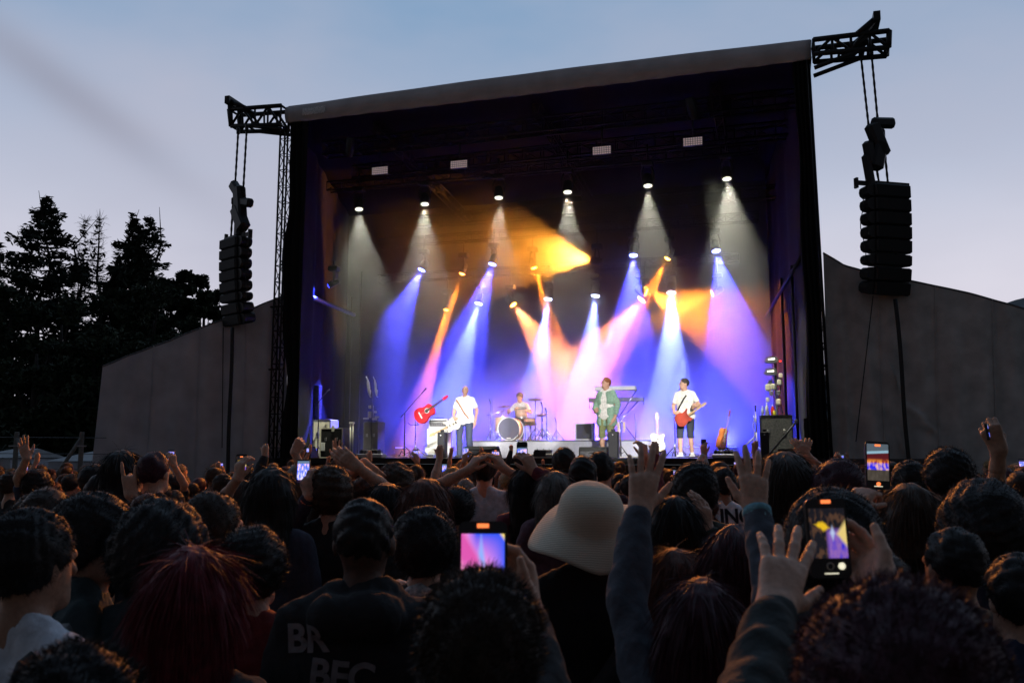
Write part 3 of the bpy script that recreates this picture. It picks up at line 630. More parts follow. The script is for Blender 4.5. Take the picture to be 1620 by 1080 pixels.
def hand_sdf(W, D, Nn, hand, pose, s=1.0, h=.004, fore=None):
    """W wrist, D along the hand, Nn out of the palm; hand +1 right, -1 left; returns a mesh"""
    D = nrm(D); Nn = nrm(np.array(Nn)-D*np.dot(Nn, D)); X = np.cross(D, Nn)*(hand)      # X points to the thumb side
    g = SDF(np.array(W)-.235*s-.02, np.array(W)+.235*s+.02, h*s)
    P = lambda x, d, n: np.array(W)+(X*x+D*d+Nn*n)*s
    curl = {'open': (.12, .10, .14, .2), 'wave': (.22, .12, .16, .1), 'horns': (.05, 1.5, 1.5, .1), 'point': (.02, 1.5, 1.55, 1.55), 'fist': (1.45, 1.5, 1.55, 1.6), 'hold': (.75, .8, .85, .9), 'grip': (1.1, 1.15, 1.2, 1.25), 'relax': (.35, .4, .45, .5), 'tap': (.15, .22, .45, .7)}[pose]
    spr = {'open': (.20, .05, -.09, -.25), 'wave': (.06, .0, -.2, -.34), 'hold': (.12, .04, -.04, -.1), 'tap': (.25, .02, -.08, -.2)}.get(pose, (.06, .02, -.03, -.08))
    kx = (.030, .010, -.011, -.030); kd = (.092, .096, .090, .080); ln = ((.042, .026, .021), (.046, .030, .022), (.042, .028, .021), (.033, .021, .019))
    g.cap(P(.014, .0, 0), P(.022, .07, .0), .020*s, .016*s, .015*s); g.cap(P(-.012, .0, 0), P(-.022, .066, .0), .019*s, .015*s, .015*s); g.cap(P(0, 0, 0), P(0, .08, 0), .019*s, .016*s, .015*s)
    if fore is not None: g.cap(P(0, 0, 0), fore, .026*s, .033*s, .02*s)
    for i in range(4):
        g.cap(P(kx[i]*.4, .02, 0), P(kx[i], kd[i], -.002), .014*s, .0118*s, .012*s)
        p = P(kx[i], kd[i], 0); th = curl[i]*.85; sp_ = spr[i]; r = (.0108, .0098, .0088, .0074)
        for j in range(3):
            dr = D*math.cos(th)*math.cos(sp_)+X*math.sin(sp_)*max(0, math.cos(th))+Nn*math.sin(th)
            q = p+nrm(dr)*ln[i][j]*s; g.cap(p, q, r[j]*s*(1.0 if i < 3 else .88), r[j+1]*s*(1.0 if i < 3 else .88), .004*s); p = q; th += curl[i]*(.9 if j == 0 else .6)
    out = {'open': 1.0, 'wave': .75, 'hold': .7, 'tap': .75}.get(pose, .25); inn = {'fist': 1.0, 'grip': .9, 'horns': 1.0, 'point': 1.0, 'hold': .6}.get(pose, .25)
    p = P(.016, .018, .008); dr = nrm(D*.75+X*(.35+out*.6)+Nn*inn*.5)
    q = p+dr*.042*s; g.cap(p, q, .019*s, .0125*s, .014*s); d2 = nrm(D*(1.0 if inn < .8 else .7)+X*(.05+out*.55 if inn < .8 else -.35)+Nn*inn*.6)
    q2 = q+d2*.032*s; g.cap(q, q2, .0118*s, .0105*s, .005*s); g.cap(q2, q2+nrm(d2+D*.2)*.024*s, .0102*s, .008*s, .004*s)
    return g.mesh()
def ik(S_, T, l1, l2, pole):
    S_, T = np.array(S_, float), np.array(T, float); d = T-S_; L_ = np.linalg.norm(d); k = 1.0
    if L_ > (l1+l2)*.985: k = L_/((l1+l2)*.985)
    l1 *= k; l2 *= k; a = (l1*l1-l2*l2+L_*L_)/(2*L_); hh = math.sqrt(max(0, l1*l1-a*a)); u = d/L_; pl = np.array(pole, float); pl = pl-u*np.dot(pl, u)
    return S_+u*a+nrm(pl)*hh
def strands(hm, n, ln, wd, mode, seed, cen):
    "thin hair strands growing off the hair surface, as narrow quads"
    P, Fc = hm; rr = np.random.RandomState(seed); f = Fc[rr.randint(0, len(Fc), n)]; w_ = rr.dirichlet((1, 1, 1, 1), n)
    p = (P[f]*w_[..., None]).sum(1); e1 = P[f[:, 1]]-P[f[:, 0]]; e2 = P[f[:, 3]]-P[f[:, 0]]; nn = np.cross(e1, e2); nn /= np.linalg.norm(nn, axis=1)[:, None]+1e-9
    dn = V3(0, 0, -1)-nn*(-nn[:, 2:3]); rnd = rr.normal(size=(n, 3)); L_ = ln*rr.uniform(.5, 1.3, n)[:, None]
    if mode == 'straight': d = dn*.95+nn*.06+rnd*.045; cv = np.array([0, 0, -.5])*L_; off = -.002
    elif mode == 'short': d = nn*.5+dn*.4+rnd*.2; cv = 0*L_; off = -.002
    else: d = nn*.75+rnd*.5; cv = rnd[:, [1, 2, 0]]*.5*L_; off = -.004
    d /= np.linalg.norm(d, axis=1)[:, None]; p0 = p+nn*off
    side = np.cross(d, rr.normal(size=(n, 3))); side /= np.linalg.norm(side, axis=1)[:, None]; side *= wd
    m = p0+d*L_*.5+cv*.15; t = p0+d*L_+cv*.5
    V = np.stack([p0-side, p0+side, m-side*.8, m+side*.8, t-side*.3, t+side*.3], 1).reshape(-1, 3); b = np.arange(n)[:, None]*6
    return V, np.concatenate([b+np.array([[0, 1, 3, 2]]), b+np.array([[2, 3, 5, 4]])])
SKIN = [mat(f'skin_{a}', c, .6, 0, .16, 70, .12) for a, c in (('fair', (.52, .30, .21)), ('tan', (.36, .19, .12)), ('deep', (.09, .045, .03)))]
def hairmat(n, c): return mat('hair_'+n, c, .58, 0, .4, 60, spec=.35)
HAIR = dict(black=hairmat('black', (.010, .008, .008)), dark=hairmat('dark_brown', (.032, .020, .014)), brown=hairmat('brown', (.05, .028, .016)), auburn=hairmat('auburn', (.10, .038, .026)),
    red=hairmat('dyed_red', (.13, .006, .015)), blond=hairmat('blond', (.26, .17, .08)), grey=hairmat('grey', (.16, .15, .14)), ginger=hairmat('ginger', (.22, .07, .02)), plum=hairmat('plum', (.045, .010, .020)))
_cl = {}
def cloth(c, v=.2, name='cloth', scale=30, bump=.35, rough=.9):
    k = (c, v, name)
    if k not in _cl: _cl[k] = mat(name, c, rough, 0, v, scale, bump)
    return _cl[k]
m_trs_ = cloth((.02, .022, .03), name='dark_trousers')
m_lip = mat('lip', (.30, .09, .08), .5, 0, .1, 5)
m_eye = mat('eye_dark', (.02, .015, .012), .2, 0, .1, 5)
def person(loc, rz, H=1.75, hair='short', hcol='dark', skin=0, top=(.03, .03, .035), sleeve='short', legs='long', legc=(.02, .022, .03), arms=None, head=(0, 0, 0), det=.012,
           label=None, group=None, face=False, bulk=1.0, extra=None, name='person', strand=1.0, seat=0, lean=0, seed=None, hs=1.07, low=.0, hairx=1.0, nofeet=False, topname='top', pat=None, hoodie=False, unzip=False, stride=0, leather=False, shoes=None):
    """arms: dict side(+1 person's right, -1 left) -> (wrist target local or None, hand dir, palm normal, pose). The figure faces +y."""
    seed = seed if seed is not None else int(abs(loc[0]*977+loc[1]*131)) % 9999
    root = empty(name, loc, rz, label, 'person', group); s = H/1.75; h = det; arms = arms or {}
    lz = -seat; T = lambda x, y, z: V3(x, y+lean*max(0, z-.95), z+(lz if z > .6 else 0))
    sh = {1: T(.168*bulk, -.01, 1.405), -1: T(-.168*bulk, -.01, 1.405)}; wr = {}; el = {}; hd = {}
    for sd_ in (1, -1):
        a = arms.get(sd_)
        if a is None or a[0] is None:
            tgt = sh[sd_]+V3(.07*sd_, .05, -.53); a = (tgt, (0, .1, -1), (-sd_, 0, 0), 'relax')
        tgt = np.array(a[0], float)/s; S0 = sh[sd_]
        up = np.clip((tgt[2]-S0[2])/.5, 0, 1); S0 = S0+V3(-.02*sd_*up, .01*up, .055*up); sh[sd_] = S0
        pole = a[4] if len(a) > 4 else (.75*sd_, -.35, -.8) if up < .3 else (.8*sd_, .1, -.5)
        el[sd_] = ik(S0, tgt, .29, .255, pole); wr[sd_] = tgt; hd[sd_] = a
    allp = np.array(list(sh.values())+list(el.values())+list(wr.values())+[T(0, 0, 1.75)])
    lo = np.minimum(allp.min(0)-.12, V3(-.30*bulk, -.2, low)); hi = np.maximum(allp.max(0)+.12, V3(.30*bulk, .24, 1.80+lz))
    if seat: hi = np.maximum(hi, V3(.35, .65, 1.3)); lo = np.minimum(lo, V3(-.35, -.25, 0))
    g = SDF(lo, hi, h/s); B = bulk
    # torso, legs
    def torso(g, o=0, waist=1.0):
        g.cap(T(-.085*B, 0, 1.28), T(.085*B, 0, 1.28), .104*B+o, None, .05, .85); g.cap(T(-.06*B, 0, 1.10), T(.06*B, 0, 1.10), .098*B+o, None, .06, .88)
        g.cap(T(-.075*B, .0, .95), T(.075*B, 0, .95), .104*B+o*1.1, None, .05, .9); g.cap(T(-.125*B, -.01, 1.395), T(.125*B, -.01, 1.395), .050+o*.8, None, .05)
        g.cap(T(0, -.01, 1.36), T(0, 0, 1.49), .075+o, .052, .04)
        for q in (1, -1): g.cap(T(.03*q, -.015, 1.475), T(.14*q*B, -.012, 1.415), .040+o*.6, .046+o*.6, .04)
    ft = {}
    for sd_ in (1, -1):
        if seat:
            hp = T(.1*sd_, 0, .93); kn = V3(.15*sd_, .42, .50); an = V3(.15*sd_, .42, .09)
        else:
            st = stride*sd_; hp = T(.095*sd_*B, 0, .92); kn = V3(.11*sd_*B, .02+st*.5, .49); an = V3(.12*sd_*B, -.02+st, .09)
        ft[sd_] = (hp, kn, an)
    def legs_(g, o=0, zcut=None):
        for sd_ in (1, -1):
            hp, kn, an = ft[sd_]; g.cap(hp, kn, .088*B**.5+o, .056+o, .03); g.cap(kn, kn+(an-kn)*.35, .054+o, .057+o*1.2, .02); g.cap(kn+(an-kn)*.35, an, .056+o, .036+o*1.6, .02)
    hc = T(0, .015, 1.635)+V3(*(0, lean*.0, 0)); yaw, pit, rol = [R(x) for x in head]
    Mh = (Matrix.Rotation(yaw, 3, 'Z') @ Matrix.Rotation(pit, 3, 'X') @ Matrix.Rotation(rol, 3, 'Y')); Mn = np.array(Mh)
    nk = T(0, -.005, 1.50); hc = nk+Mn @ V3(0, .02, .13)*1.0
    HP = lambda x, y, z: hc+Mn @ (V3(x, y, z)*hs)
    torso(g); legs_(g)
    if not nofeet:
        for sd_ in (1, -1):
            an = ft[sd_][2]; g.cap(an+V3(0, -.03, -.04), an+V3(.02*sd_, .13, -.055), .038, .030, .02)
    g.cap(T(0, -.02, 1.42), HP(0, -.02, -.06), .057, .052, .03)
    g.ell(HP(0, -.012, .02), V3(.076, .096, .098)*hs, Mn, .02); g.ell(HP(0, .020, -.045), V3(.056, .070, .070)*hs, Mn, .025)
    g.cap(HP(-.025, .055, -.085), HP(.025, .055, -.085), .022*hs, None, .02); g.cap(HP(0, .088, .015), HP(0, .106, -.022), .008*hs, .013*hs, .012); g.cap(HP(-.03, .077, .022), HP(.03, .077, .022), .014*hs, None, .012)
    for sd_ in (1, -1):
        g.ell(HP(.078*sd_, -.008, -.005), V3(.010, .020, .032)*hs, Mn, .006); g.cap(HP(.026*sd_, .078, -.066), HP(0, .088, -.066), .006*hs, .009*hs, .006)
        g.ell(HP(.03*sd_, .094, .004), V3(.014, .012, .009)*hs, Mn, .006, cut=True)
    for sd_ in (1, -1):
        g.cap(sh[sd_], el[sd_], .052, .041, .03); g.cap(el[sd_], el[sd_]+(wr[sd_]-el[sd_])*.35, .043, .042, .02); g.cap(el[sd_]+(wr[sd_]-el[sd_])*.35, wr[sd_], .041, .027, .02)
        far = det > .0125
        if far:
            D = nrm(hd[sd_][1]); g.cap(wr[sd_], wr[sd_]+D*.08, .032, .036, .02)
            if hd[sd_][3] not in ('fist', 'hold', 'grip'):
                X = nrm(np.cross(D, nrm(hd[sd_][2])+V3(1e-3, 0, 0)))
                g.cap(wr[sd_]+D*.08+X*.012, wr[sd_]+D*.165+X*.02, .014, .010, .01); g.cap(wr[sd_]+D*.08-X*.014, wr[sd_]+D*.16-X*.022, .014, .010, .01); g.cap(wr[sd_]+D*.03+X*.02, wr[sd_]+D*.09+X*.055, .014, .010, .01)
    parts = [g.mesh()]
    if det <= .0125:
        for sd_ in (1, -1):
            W = wr[sd_]; parts.append(hand_sdf(W, hd[sd_][1], hd[sd_][2], sd_, hd[sd_][3], 1.1, max(.0034, det*.4), W+(el[sd_]-W)*.3))
    body = to_obj('body', parts, SKIN[skin], root, s)
    # clothing
    g = SDF(lo, hi, h/s); torso(g, .020); 
    g.cap(T(-.08*B, 0, .92), T(.08*B, 0, .92), .122*B, None, .04, .88)
    if sleeve != 'none':
        for sd_ in (1, -1):
            E = el[sd_]; W = wr[sd_]; u = E-sh[sd_]; fo = W-E
            if sleeve == 'short': g.cap(sh[sd_], sh[sd_]+u*.62, .060, .060, .03)
            elif sleeve == 'three': g.cap(sh[sd_], E, .062, .058, .03); g.cap(E, E+fo*.45, .060, .058, .02)
            else:
                g.cap(sh[sd_], E, .062, .054, .03); g.cap(E, E+fo*.5, .059, .054, .02); g.cap(E+fo*.5, E+fo*.90, .052, .043, .01)
                for q in (.2, .32, .45, .62): g.cap(E+fo*q, E+fo*(q+.005), .058-.012*q, None, .012)
    if hoodie: g.cap(T(-.07, -.10, 1.44), T(.07, -.10, 1.44), .065, None, .03); g.cap(T(-.08, -.02, 1.49), T(.08, -.02, 1.49), .045, None, .03)
    g.noise(.0045, 26, seed, (1, 1, .6)); g.noise(.0035, 60, seed+1, (1, 1, .45))
    g.ell(T(0, .02, 1.545), V3(.068, .072, .075), None, .012, cut=True)
    if sleeve == 'short':
        for sd_ in (1, -1): u = el[sd_]-sh[sd_]; q = sh[sd_]+u*.72; g.ell(q+nrm(u)*.055, V3(.075, .075, .075), None, .006, cut=True) if False else None
    g.plane((0, 0, .80+lz), (0, 0, -1))
    if unzip: g.cap(T(0, .16, .8), T(0, .16, 1.5), .055, .045, .01, cut=True)
    tp = to_obj(topname, [g.mesh()], pat or cloth(top), root, s)
    g = SDF((lo[0], lo[1], 0), (hi[0], hi[1], 1.1+lz if not seat else 1.1), h/s)
    g.cap(T(-.075*B, 0, .93), T(.075*B, 0, .93), .114*B, None, .04, .88); legs_(g, .016)
    g.noise(.004, 30, seed+2, (1, 1, .5))
    g.plane((0, 0, 1.03+lz), (0, 0, 1)); g.plane((0, 0, .05 if legs == 'long' else .44), (0, 0, -1))
    if det < .03 and (low < .5): to_obj('trousers' if legs == 'long' else 'shorts', [g.mesh()], cloth(legc, name='dark_cloth'), root, s)
    if face:
        for sd_ in (1, -1): MB().lathe([(.001, -.009), (.007, -.006), (.009, 0), (.007, .006), (.001, .009)], HP(.03*sd_, .086, .004)*s, 10).build('eye', m_eye, root)
        MB().tube([HP(-.024, .090, -.066)*s, HP(0, .097, -.064)*s, HP(.024, .090, -.066)*s], .0045, 6).build('mouth', m_lip, root)
        for sd_ in (1, -1): MB().tube([HP(.046*sd_, .084, .024)*s, HP(.018*sd_, .094, .026)*s], .0045, 5).build('eyebrow', HAIR[hcol], root)
    if shoes:
        for sd_ in (1, -1):
            an = ft[sd_][2]; g = SDF(an-V3(.1, .12, .1), an+V3(.1, .22, .12), .008); g.cap(an+V3(0, -.03, -.045), an+V3(.02*sd_, .14, -.055), .046, .038, .02); g.cap(an+V3(0, -.02, -.03), an+V3(0, 0, .03), .05, .045, .02)
            g.plane((0, 0, .012), (0, 0, -1)); to_obj('shoe', [g.mesh()], cloth(shoes, name='shoe_canvas'), root, s)
    # hair and headwear
    hlo = hc-.36*hs-V3(0, 0, .12); hhi = hc+.30*hs; hm = None; hn = max(.006, det*.7)
    if hair not in ('bald', 'buzz'):
        g = SDF(hlo, hhi, hn/s)
        vol = {'short': .012, 'crop': .004, 'curly': .035, 'afro': .075, 'long': .016, 'bun': .008, 'pony': .010, 'bob': .028, 'cap': .006, 'hat': .005, 'beanie': .006}[hair]*hairx
        g.ell(HP(0, -.022, .032), (V3(.080, .096, .094)+vol)*hs, Mn, .02)
        if hair in ('long', 'bob'):
            bt = {'long': -.30, 'bob': -.13}[hair]
            for x in (-.05, 0, .05): g.cap(HP(x, -.055, .0), hc+V3(x*1.5, -.085, bt), .050+vol, .040+vol*.4, .03)
            g.ell(HP(0, .09, -.05), V3(.066, .07, .10)*hs, Mn, .015, cut=True)
        elif hair == 'afro': g.ell(HP(0, -.03, .02), (V3(.085, .09, .09)+vol)*hs, Mn, .02); g.ell(HP(0, .11, -.05), V3(.06, .05, .075)*hs, Mn, .015, cut=True); g.plane(HP(0, 0, -.10), Mn @ V3(0, .25, -1))
        else:
            g.plane(HP(0, -.05, -.055 if hair != 'curly' else -.085), Mn @ V3(0, .85, -1)); g.ell(HP(0, .12, -.045), V3(.09, .085, .085)*hs, Mn, .01, cut=True)
        if hair == 'bun': g.ell(HP(0, -.07, .135), V3(.042, .042, .040)*hs, Mn, .01)
        if hair == 'pony': g.cap(HP(0, -.11, .05), HP(0, -.14, .02), .03, .03, .01); g.cap(HP(0, -.14, .02), HP(0, -.14, -.2), .032, .014, .02)
        fr = {'curly': 60, 'afro': 55}.get(hair, 45); g.noise({'curly': .0055, 'afro': .007, 'long': .004}.get(hair, .0045), fr, seed+5, (1, 1, .35) if hair in ('long', 'bob', 'pony') else (1, 1, 1))
        hm = g.mesh(); pr = [hm]
        if strand and det < .013:
            n = int(strand*{'curly': 5200, 'afro': 6500, 'long': 4500, 'bob': 3500}.get(hair, 2600)); md = 'straight' if hair in ('long', 'bob', 'pony') else 'curl' if hair in ('curly', 'afro') else 'short'
            pr.append(strands(hm, n, {'straight': .09, 'curl': .016, 'short': .012}[md]*(.6 if hair == 'crop' else 1), .0009*max(1, det/.009), md, seed, hc))
        elif det >= .013: pr.append(strands(hm, 800, .032, .0013, 'straight' if hair in ('long', 'bob') else 'curl', seed, hc))
        to_obj('hair', pr, HAIR[hcol], root, s)
    if extra: extra(root, s, HP, Mn, T, dict(sh=sh, el=el, wr=wr, lo=lo, hi=hi, h=h, hc=hc, top=tp, body=body, seed=seed))
    return root
# ------------------------------------------------------------------ instruments and gear on the stage
def gk(px, v): u, _ = sp(px, 700, v); return u, S(u, v, 0).y/F
def smooth_outline(hw, n=28):
    "closed outline from half-width samples [(z, w)]"
    zs = np.array([a for a, _ in hw]); ws = np.array([b for _, b in hw]); t = np.linspace(0, 1, n)
    z = zs[0]+(zs[-1]-zs[0])*(1-np.cos(t*np.pi))/2; w_ = np.interp(z, zs, ws); k = w_.copy()
    for _ in range(2): k[1:-1] = (k[:-2]+2*k[1:-1]+k[2:])/4
    k[0] = k[-1] = .002
    return [(a, b) for a, b in zip(k, z)]+[(-a, b) for a, b in zip(k[::-1], z[::-1])]
m_str = mat('guitar_string', (.6, .58, .5), .3, 1, .05, 5)
m_maple = mat('maple_neck', (.50, .34, .17), .4, 0, .2, 25); m_rose = mat('dark_fretboard', (.04, .02, .012), .4, 0, .2, 25)
def guitar(kind, loc, M3, label, bm, nm=None, strapm=None):
    root = empty('guitar', loc, 0, label, 'guitar'); root.rotation_mode = 'QUATERNION'; root.rotation_quaternion = M3.to_quaternion(); nm = nm or m_maple
    if kind == 'acoustic':
        b = MB().prism(smooth_outline([(0, 0), (.015, .10), (.06, .165), (.14, .195), (.22, .175), (.29, .125), (.34, .122), (.40, .142), (.46, .125), (.49, .07), (.50, 0)]), .105)
        bo = b.build('body', bm, root); MB().prism(smooth_outline([(.004, 0), (.018, .10), (.062, .160), (.14, .189), (.22, .169), (.29, .119), (.34, .116), (.40, .136), (.456, .12), (.488, .065), (.496, 0)]), .004, c=(0, -.056, 0)).build('soundboard', bm, bo)
        MB().lathe([(.048, 0), (.048, .004), (.001, .004)], (0, -.0585, .335), 20, Matrix.Rotation(R(90), 3, 'X')).build('sound_hole', m_black, bo)
        MB().lathe([(.049, 0), (.060, 0), (.060, .003), (.049, .003)], (0, -.0585, .335), 20, Matrix.Rotation(R(90), 3, 'X'), cap=False).build('rosette', m_white, bo)
        MB().bev((0, -.062, .15), (.17, .012, .03), .003).build('bridge', m_white if nm is m_rose or bm.name.startswith('red') else m_rose, bo); zb = .36; L0 = .42; yy = -.058
    else:
        if kind == 'tele': ol = [(.0, .0), (.06, .0), (.12, .02), (.158, .07), (.16, .13), (.135, .20), (.125, .25), (.14, .31), (.155, .345), (.135, .375), (.09, .36), (.055, .335), (.032, .33), (-.032, .365), (-.07, .395), (-.13, .39), (-.155, .34), (-.13, .26), (-.135, .19), (-.16, .12), (-.15, .06), (-.10, .01), (-.04, 0)]
        else: ol = [(.0, 0), (.08, .005), (.14, .05), (.165, .12), (.15, .19), (.115, .25), (.12, .31), (.15, .375), (.13, .39), (.08, .34), (.03, .32), (-.03, .32), (-.08, .35), (-.13, .37), (-.145, .30), (-.115, .25), (-.15, .18), (-.165, .11), (-.13, .04), (-.07, .0)]
        bo = MB().prism(ol[1:] if kind == 'tele' else ol, .045).build('body', bm, root)
        MB().prism([(x*.55+.02, .1+(z-.02)*.6) for x, z in ol[1:]], .004, c=(0, -.0250, 0)).build('pickguard', m_white if kind == 'tele' else m_cream, bo)
        MB().box((0, -.03, .09), (.07, .012, .05)).build('bridge', m_chrome, bo)
        for z in (.16, .26): MB().box((0, -.03, z), (.075, .012, .022)).build('pickup', m_black, bo)
        zb = .33; L0 = .36; yy = -.024
    nk = MB().bev((0, yy, zb+L0/2), (.052, .022, L0), .008).build('neck', nm, root)
    hs_ = MB().prism([(-.03, 0), (.028, 0), (.034, .05), (.03, .13), (.008, .165), (-.024, .15), (-.036, .05)], .018, c=(0, yy+.004, zb+L0)).build('headstock', nm if kind != 'acoustic' else bm, root)
    for i in range(3):
        for s_ in (-1, 1): MB().tube([(s_*.03, yy, zb+L0+.03+i*.038), (s_*.055, yy, zb+L0+.03+i*.038)], .007, 6).build('tuning_peg', m_chrome, hs_)
    st = MB()
    for i in range(6): st.tube([((i-2.5)*.009, yy-.014, .13), ((i-2.5)*.007, yy-.014, zb+L0+.03)], .0013, 3)
    st.build('strings', m_str, root)
    return root
def basis(ex, ez):
    ex = Vector(ex).normalized(); ez = Vector(ez).normalized(); ey = ez.cross(ex).normalized(); ex = ey.cross(ez); return Matrix((ex, ey, ez)).transposed()
RS = Matrix.Rotation(ANG, 3, 'Z')
m_redg = mat('red_guitar_lacquer', (.62, .02, .03), .3, 0, .1, 6)
m_sun = mat('amber_guitar_lacquer', (.55, .17, .04), .3, 0, .4, 5); m_cherry = mat('cherry_guitar_lacquer', (.34, .05, .03), .3, 0, .3, 5); m_creamg = mat('cream_guitar_lacquer', (.75, .70, .55), .3, 0, .05, 5)
# red acoustic on its stand
u, k = gk(658, 1.5); base = S(u, 1.5, DECK)
guitar('acoustic', S(u, 1.5, DECK+.98)+RS @ Vector((0, 0, 0)), RS @ basis((math.cos(R(58)), -.15, math.sin(R(-58))), (math.sin(R(56)), .05, math.cos(R(56)))), 'red acoustic guitar held slanting on a stand left of the man in white', m_redg, m_rose).scale = (1.12,)*3
def tripod_stand(name, px, v, h, label, cat, top=None, r=.014, spread=.28, boom=None, mic=False, base_z=None, group=None, m=m_chrome):
    u, k = gk(px, v); z0 = DECK if base_z is None else base_z; root = empty(name, S(u, v, z0), ANG, label, cat, group)
    MB().tube([(0, 0, .04), (0, 0, h*.55)], r*1.3, 8).build('lower_tube', m, root); MB().tube([(0, 0, h*.5), (0, 0, h)], r, 8).build('upper_tube', m, root)
    for i in range(3):
        a = i*2.094+.4; l = MB().tube([(0, 0, .30), (spread*math.cos(a), spread*math.sin(a), .02)], r*.9, 6); l.tube([(0, 0, .10), (spread*.5*math.cos(a), spread*.5*math.sin(a), .165)], r*.6, 5); l.build('leg', m, root)
    if boom:
        p = Vector((0, 0, h)); e = Vector(boom); MB().tube([p-(e-p)*.25, e], r*.75, 6).build('boom', m, root)
        if mic:
            d = (e-p).normalized(); mc = MB().tube([e, e+d*.15], [.012, .018], 8); b = mc.build('microphone', m_black, root)
            MB().lathe([(.001, -.027), (.02, -.018), (.027, 0), (.02, .018), (.001, .027)], e+d*.17, 10).build('mic_grille', m_chrome, b)
    elif mic:
        mc = MB().tube([(0, 0, h), (0, -.10, h+.10)], [.012, .018], 8).build('microphone', m_black, root)
        MB().lathe([(.001, -.027), (.02, -.018), (.027, 0), (.02, .018), (.001, .027)], (0, -.115, h+.115), 10).build('mic_grille', m_chrome, mc)
    return root
o = tripod_stand('guitar_stand', 657, 1.75, .95, 'chrome tripod stand carrying the red acoustic guitar', 'guitar stand', spread=.3)
MB().tube([(-.12, -.2, .9), (-.12, -.05, .85), (.12, -.05, .85), (.12, -.2, .9)], .012, 6).build('cradle', m_chrome, o)
o = tripod_stand('microphone_stand', 640, 1.2, 1.15, 'boom microphone stand slanting up toward the red guitar', 'mic stand', boom=(.42, .05, 1.62), mic=True, spread=.3)
# white amplifier stack
def amp(px, v, wpx, hpx, headw, headh, label):
    u, k = gk(px, v); root = empty('guitar_amplifier', S(u, v, DECK), ANG, label, 'amplifier'); W, H = wpx*k, hpx*k
    m_off = mat('cream_amp_cloth', (.72, .70, .62), .8, 0, .08, 40)
    c = MB().bev((0, 0, H/2+.08), (W, .35, H), .02).build('cabinet', m_white, root)
    MB().box((0, -.178, H/2+.08), (W*.88, .012, H*.88)).build('grille', m_off, c)
    for s_ in (-1, 1): MB().bev((s_*(W/2-.03), 0, .04), (.10, .3, .08), .01).build('caster', m_gear, root)
    for s_ in (-1, 1): MB().bev((s_*(W/2+.03), -.1, .22), (.06, .10, .16), .015).build('caster_plate', m_white, root)
    hw, hh = headw*k, headh*k; hd = MB().bev((0, .02, H+.08+hh/2+.003), (hw, .25, hh), .015).build('amp_head', m_white, root)
    MB().box((0, -.108, H+.08+hh*.45), (hw*.86, .008, hh*.5)).build('control_panel', m_alu, hd)
    MB().box((0, -.108, H+.08+hh*.82), (hw*.9, .008, hh*.14)).build('name_strip', m_blackm, hd)
    for i in range(7): MB().lathe([(.014, 0), (.012, .02), (.001, .02)], (-hw*.36+i*hw*.12, -.112, H+.08+hh*.42), 8, Matrix.Rotation(R(90), 3, 'X')).build('knob', m_black, hd)
    MB().tube([(-.12, .02, H+.083+hh), (-.1, .02, H+.12+hh), (.1, .02, H+.12+hh), (.12, .02, H+.083+hh)], .012, 6).build('handle', m_black, hd)
amp(695, 3.0, 35, 41, 32, 15, 'white guitar amplifier head on a white speaker cabinet')
# narrow black speaker columns on the stage lip
for i, (px, w_, yt, lb) in enumerate(((700, 13, 683, 'narrow black speaker column in front of the white amplifier'), (971, 17, 682, 'narrow black speaker column in front of the singer'), (1210, 14, 682, 'narrow black speaker column in front of the black amplifier cases'))):
    v = .28; u, k = gk(px, v); H = at(px, yt, S(u, v, 0).y).z-DECK; root = empty('speaker_column', S(u, v, DECK), ANG, lb, 'loudspeaker', 'narrow black speaker columns on the stage lip')
    c = MB().bev((0, 0, H/2), (w_*k*.92, .24, H*.97), .015).build('cabinet', m_black, root); MB().box((0, -.124, H/2), (w_*k*.78, .008, H*.85)).build('grille', mat('column_grille', (.03, .03, .035), .6, .3, .4, 80), c)
    MB().bev((0, -.02, H+.02), (w_*k*.35, .1, .07), .012).build('top_bracket', m_black, root)
    MB().lathe([(.016, 0), (.014, .008), (.001, .009)], (0, -.129, H*.87), 12, Matrix.Rotation(R(90), 3, 'X')).build('badge', m_white, c)
# floor wedges
def wedge(px, v, wpx, hpx, label, g='stage monitor wedges'):
    u, k = gk(px, v); W, H = wpx*k, hpx*k; root = empty('monitor_wedge', S(u, v, DECK), ANG, label, 'monitor wedge', g)
    b = MB(); pr = [(-.20, 0), (.24, 0), (.24, .06), (.02, H), (-.14, H), (-.20, H*.75)]
    vs = [(s_*W/2, y, z) for s_ in (-1, 1) for y, z in pr]; n = len(pr)
    b.add(vs, [tuple(range(n))[::-1], tuple(range(n, 2*n))]+[(i, (i+1) % n, (i+1) % n+n, i+n) for i in range(n)]); c = b.build('cabinet', m_black, root)
    MB().box((0, -.205, H*.36), (W*.9, .008, H*.5)).build('back_panel', m_gear, c)
    MB().tube([(-.07, -.215, H*.5), (-.06, -.235, H*.5), (.06, -.235, H*.5), (.07, -.215, H*.5)], .01, 6).build('handle', m_blackm, c)
wedge(765, .35, 50, 19, 'black monitor wedge between the white amplifier and the drums'); wedge(940, .35, 44, 18, 'black monitor wedge at the feet of the singer')
wedge(1248, .35, 34, 20, 'black monitor wedge at the right end of the stage lip'); wedge(478, .35, 44, 18, 'black monitor wedge at the left end of the stage lip')
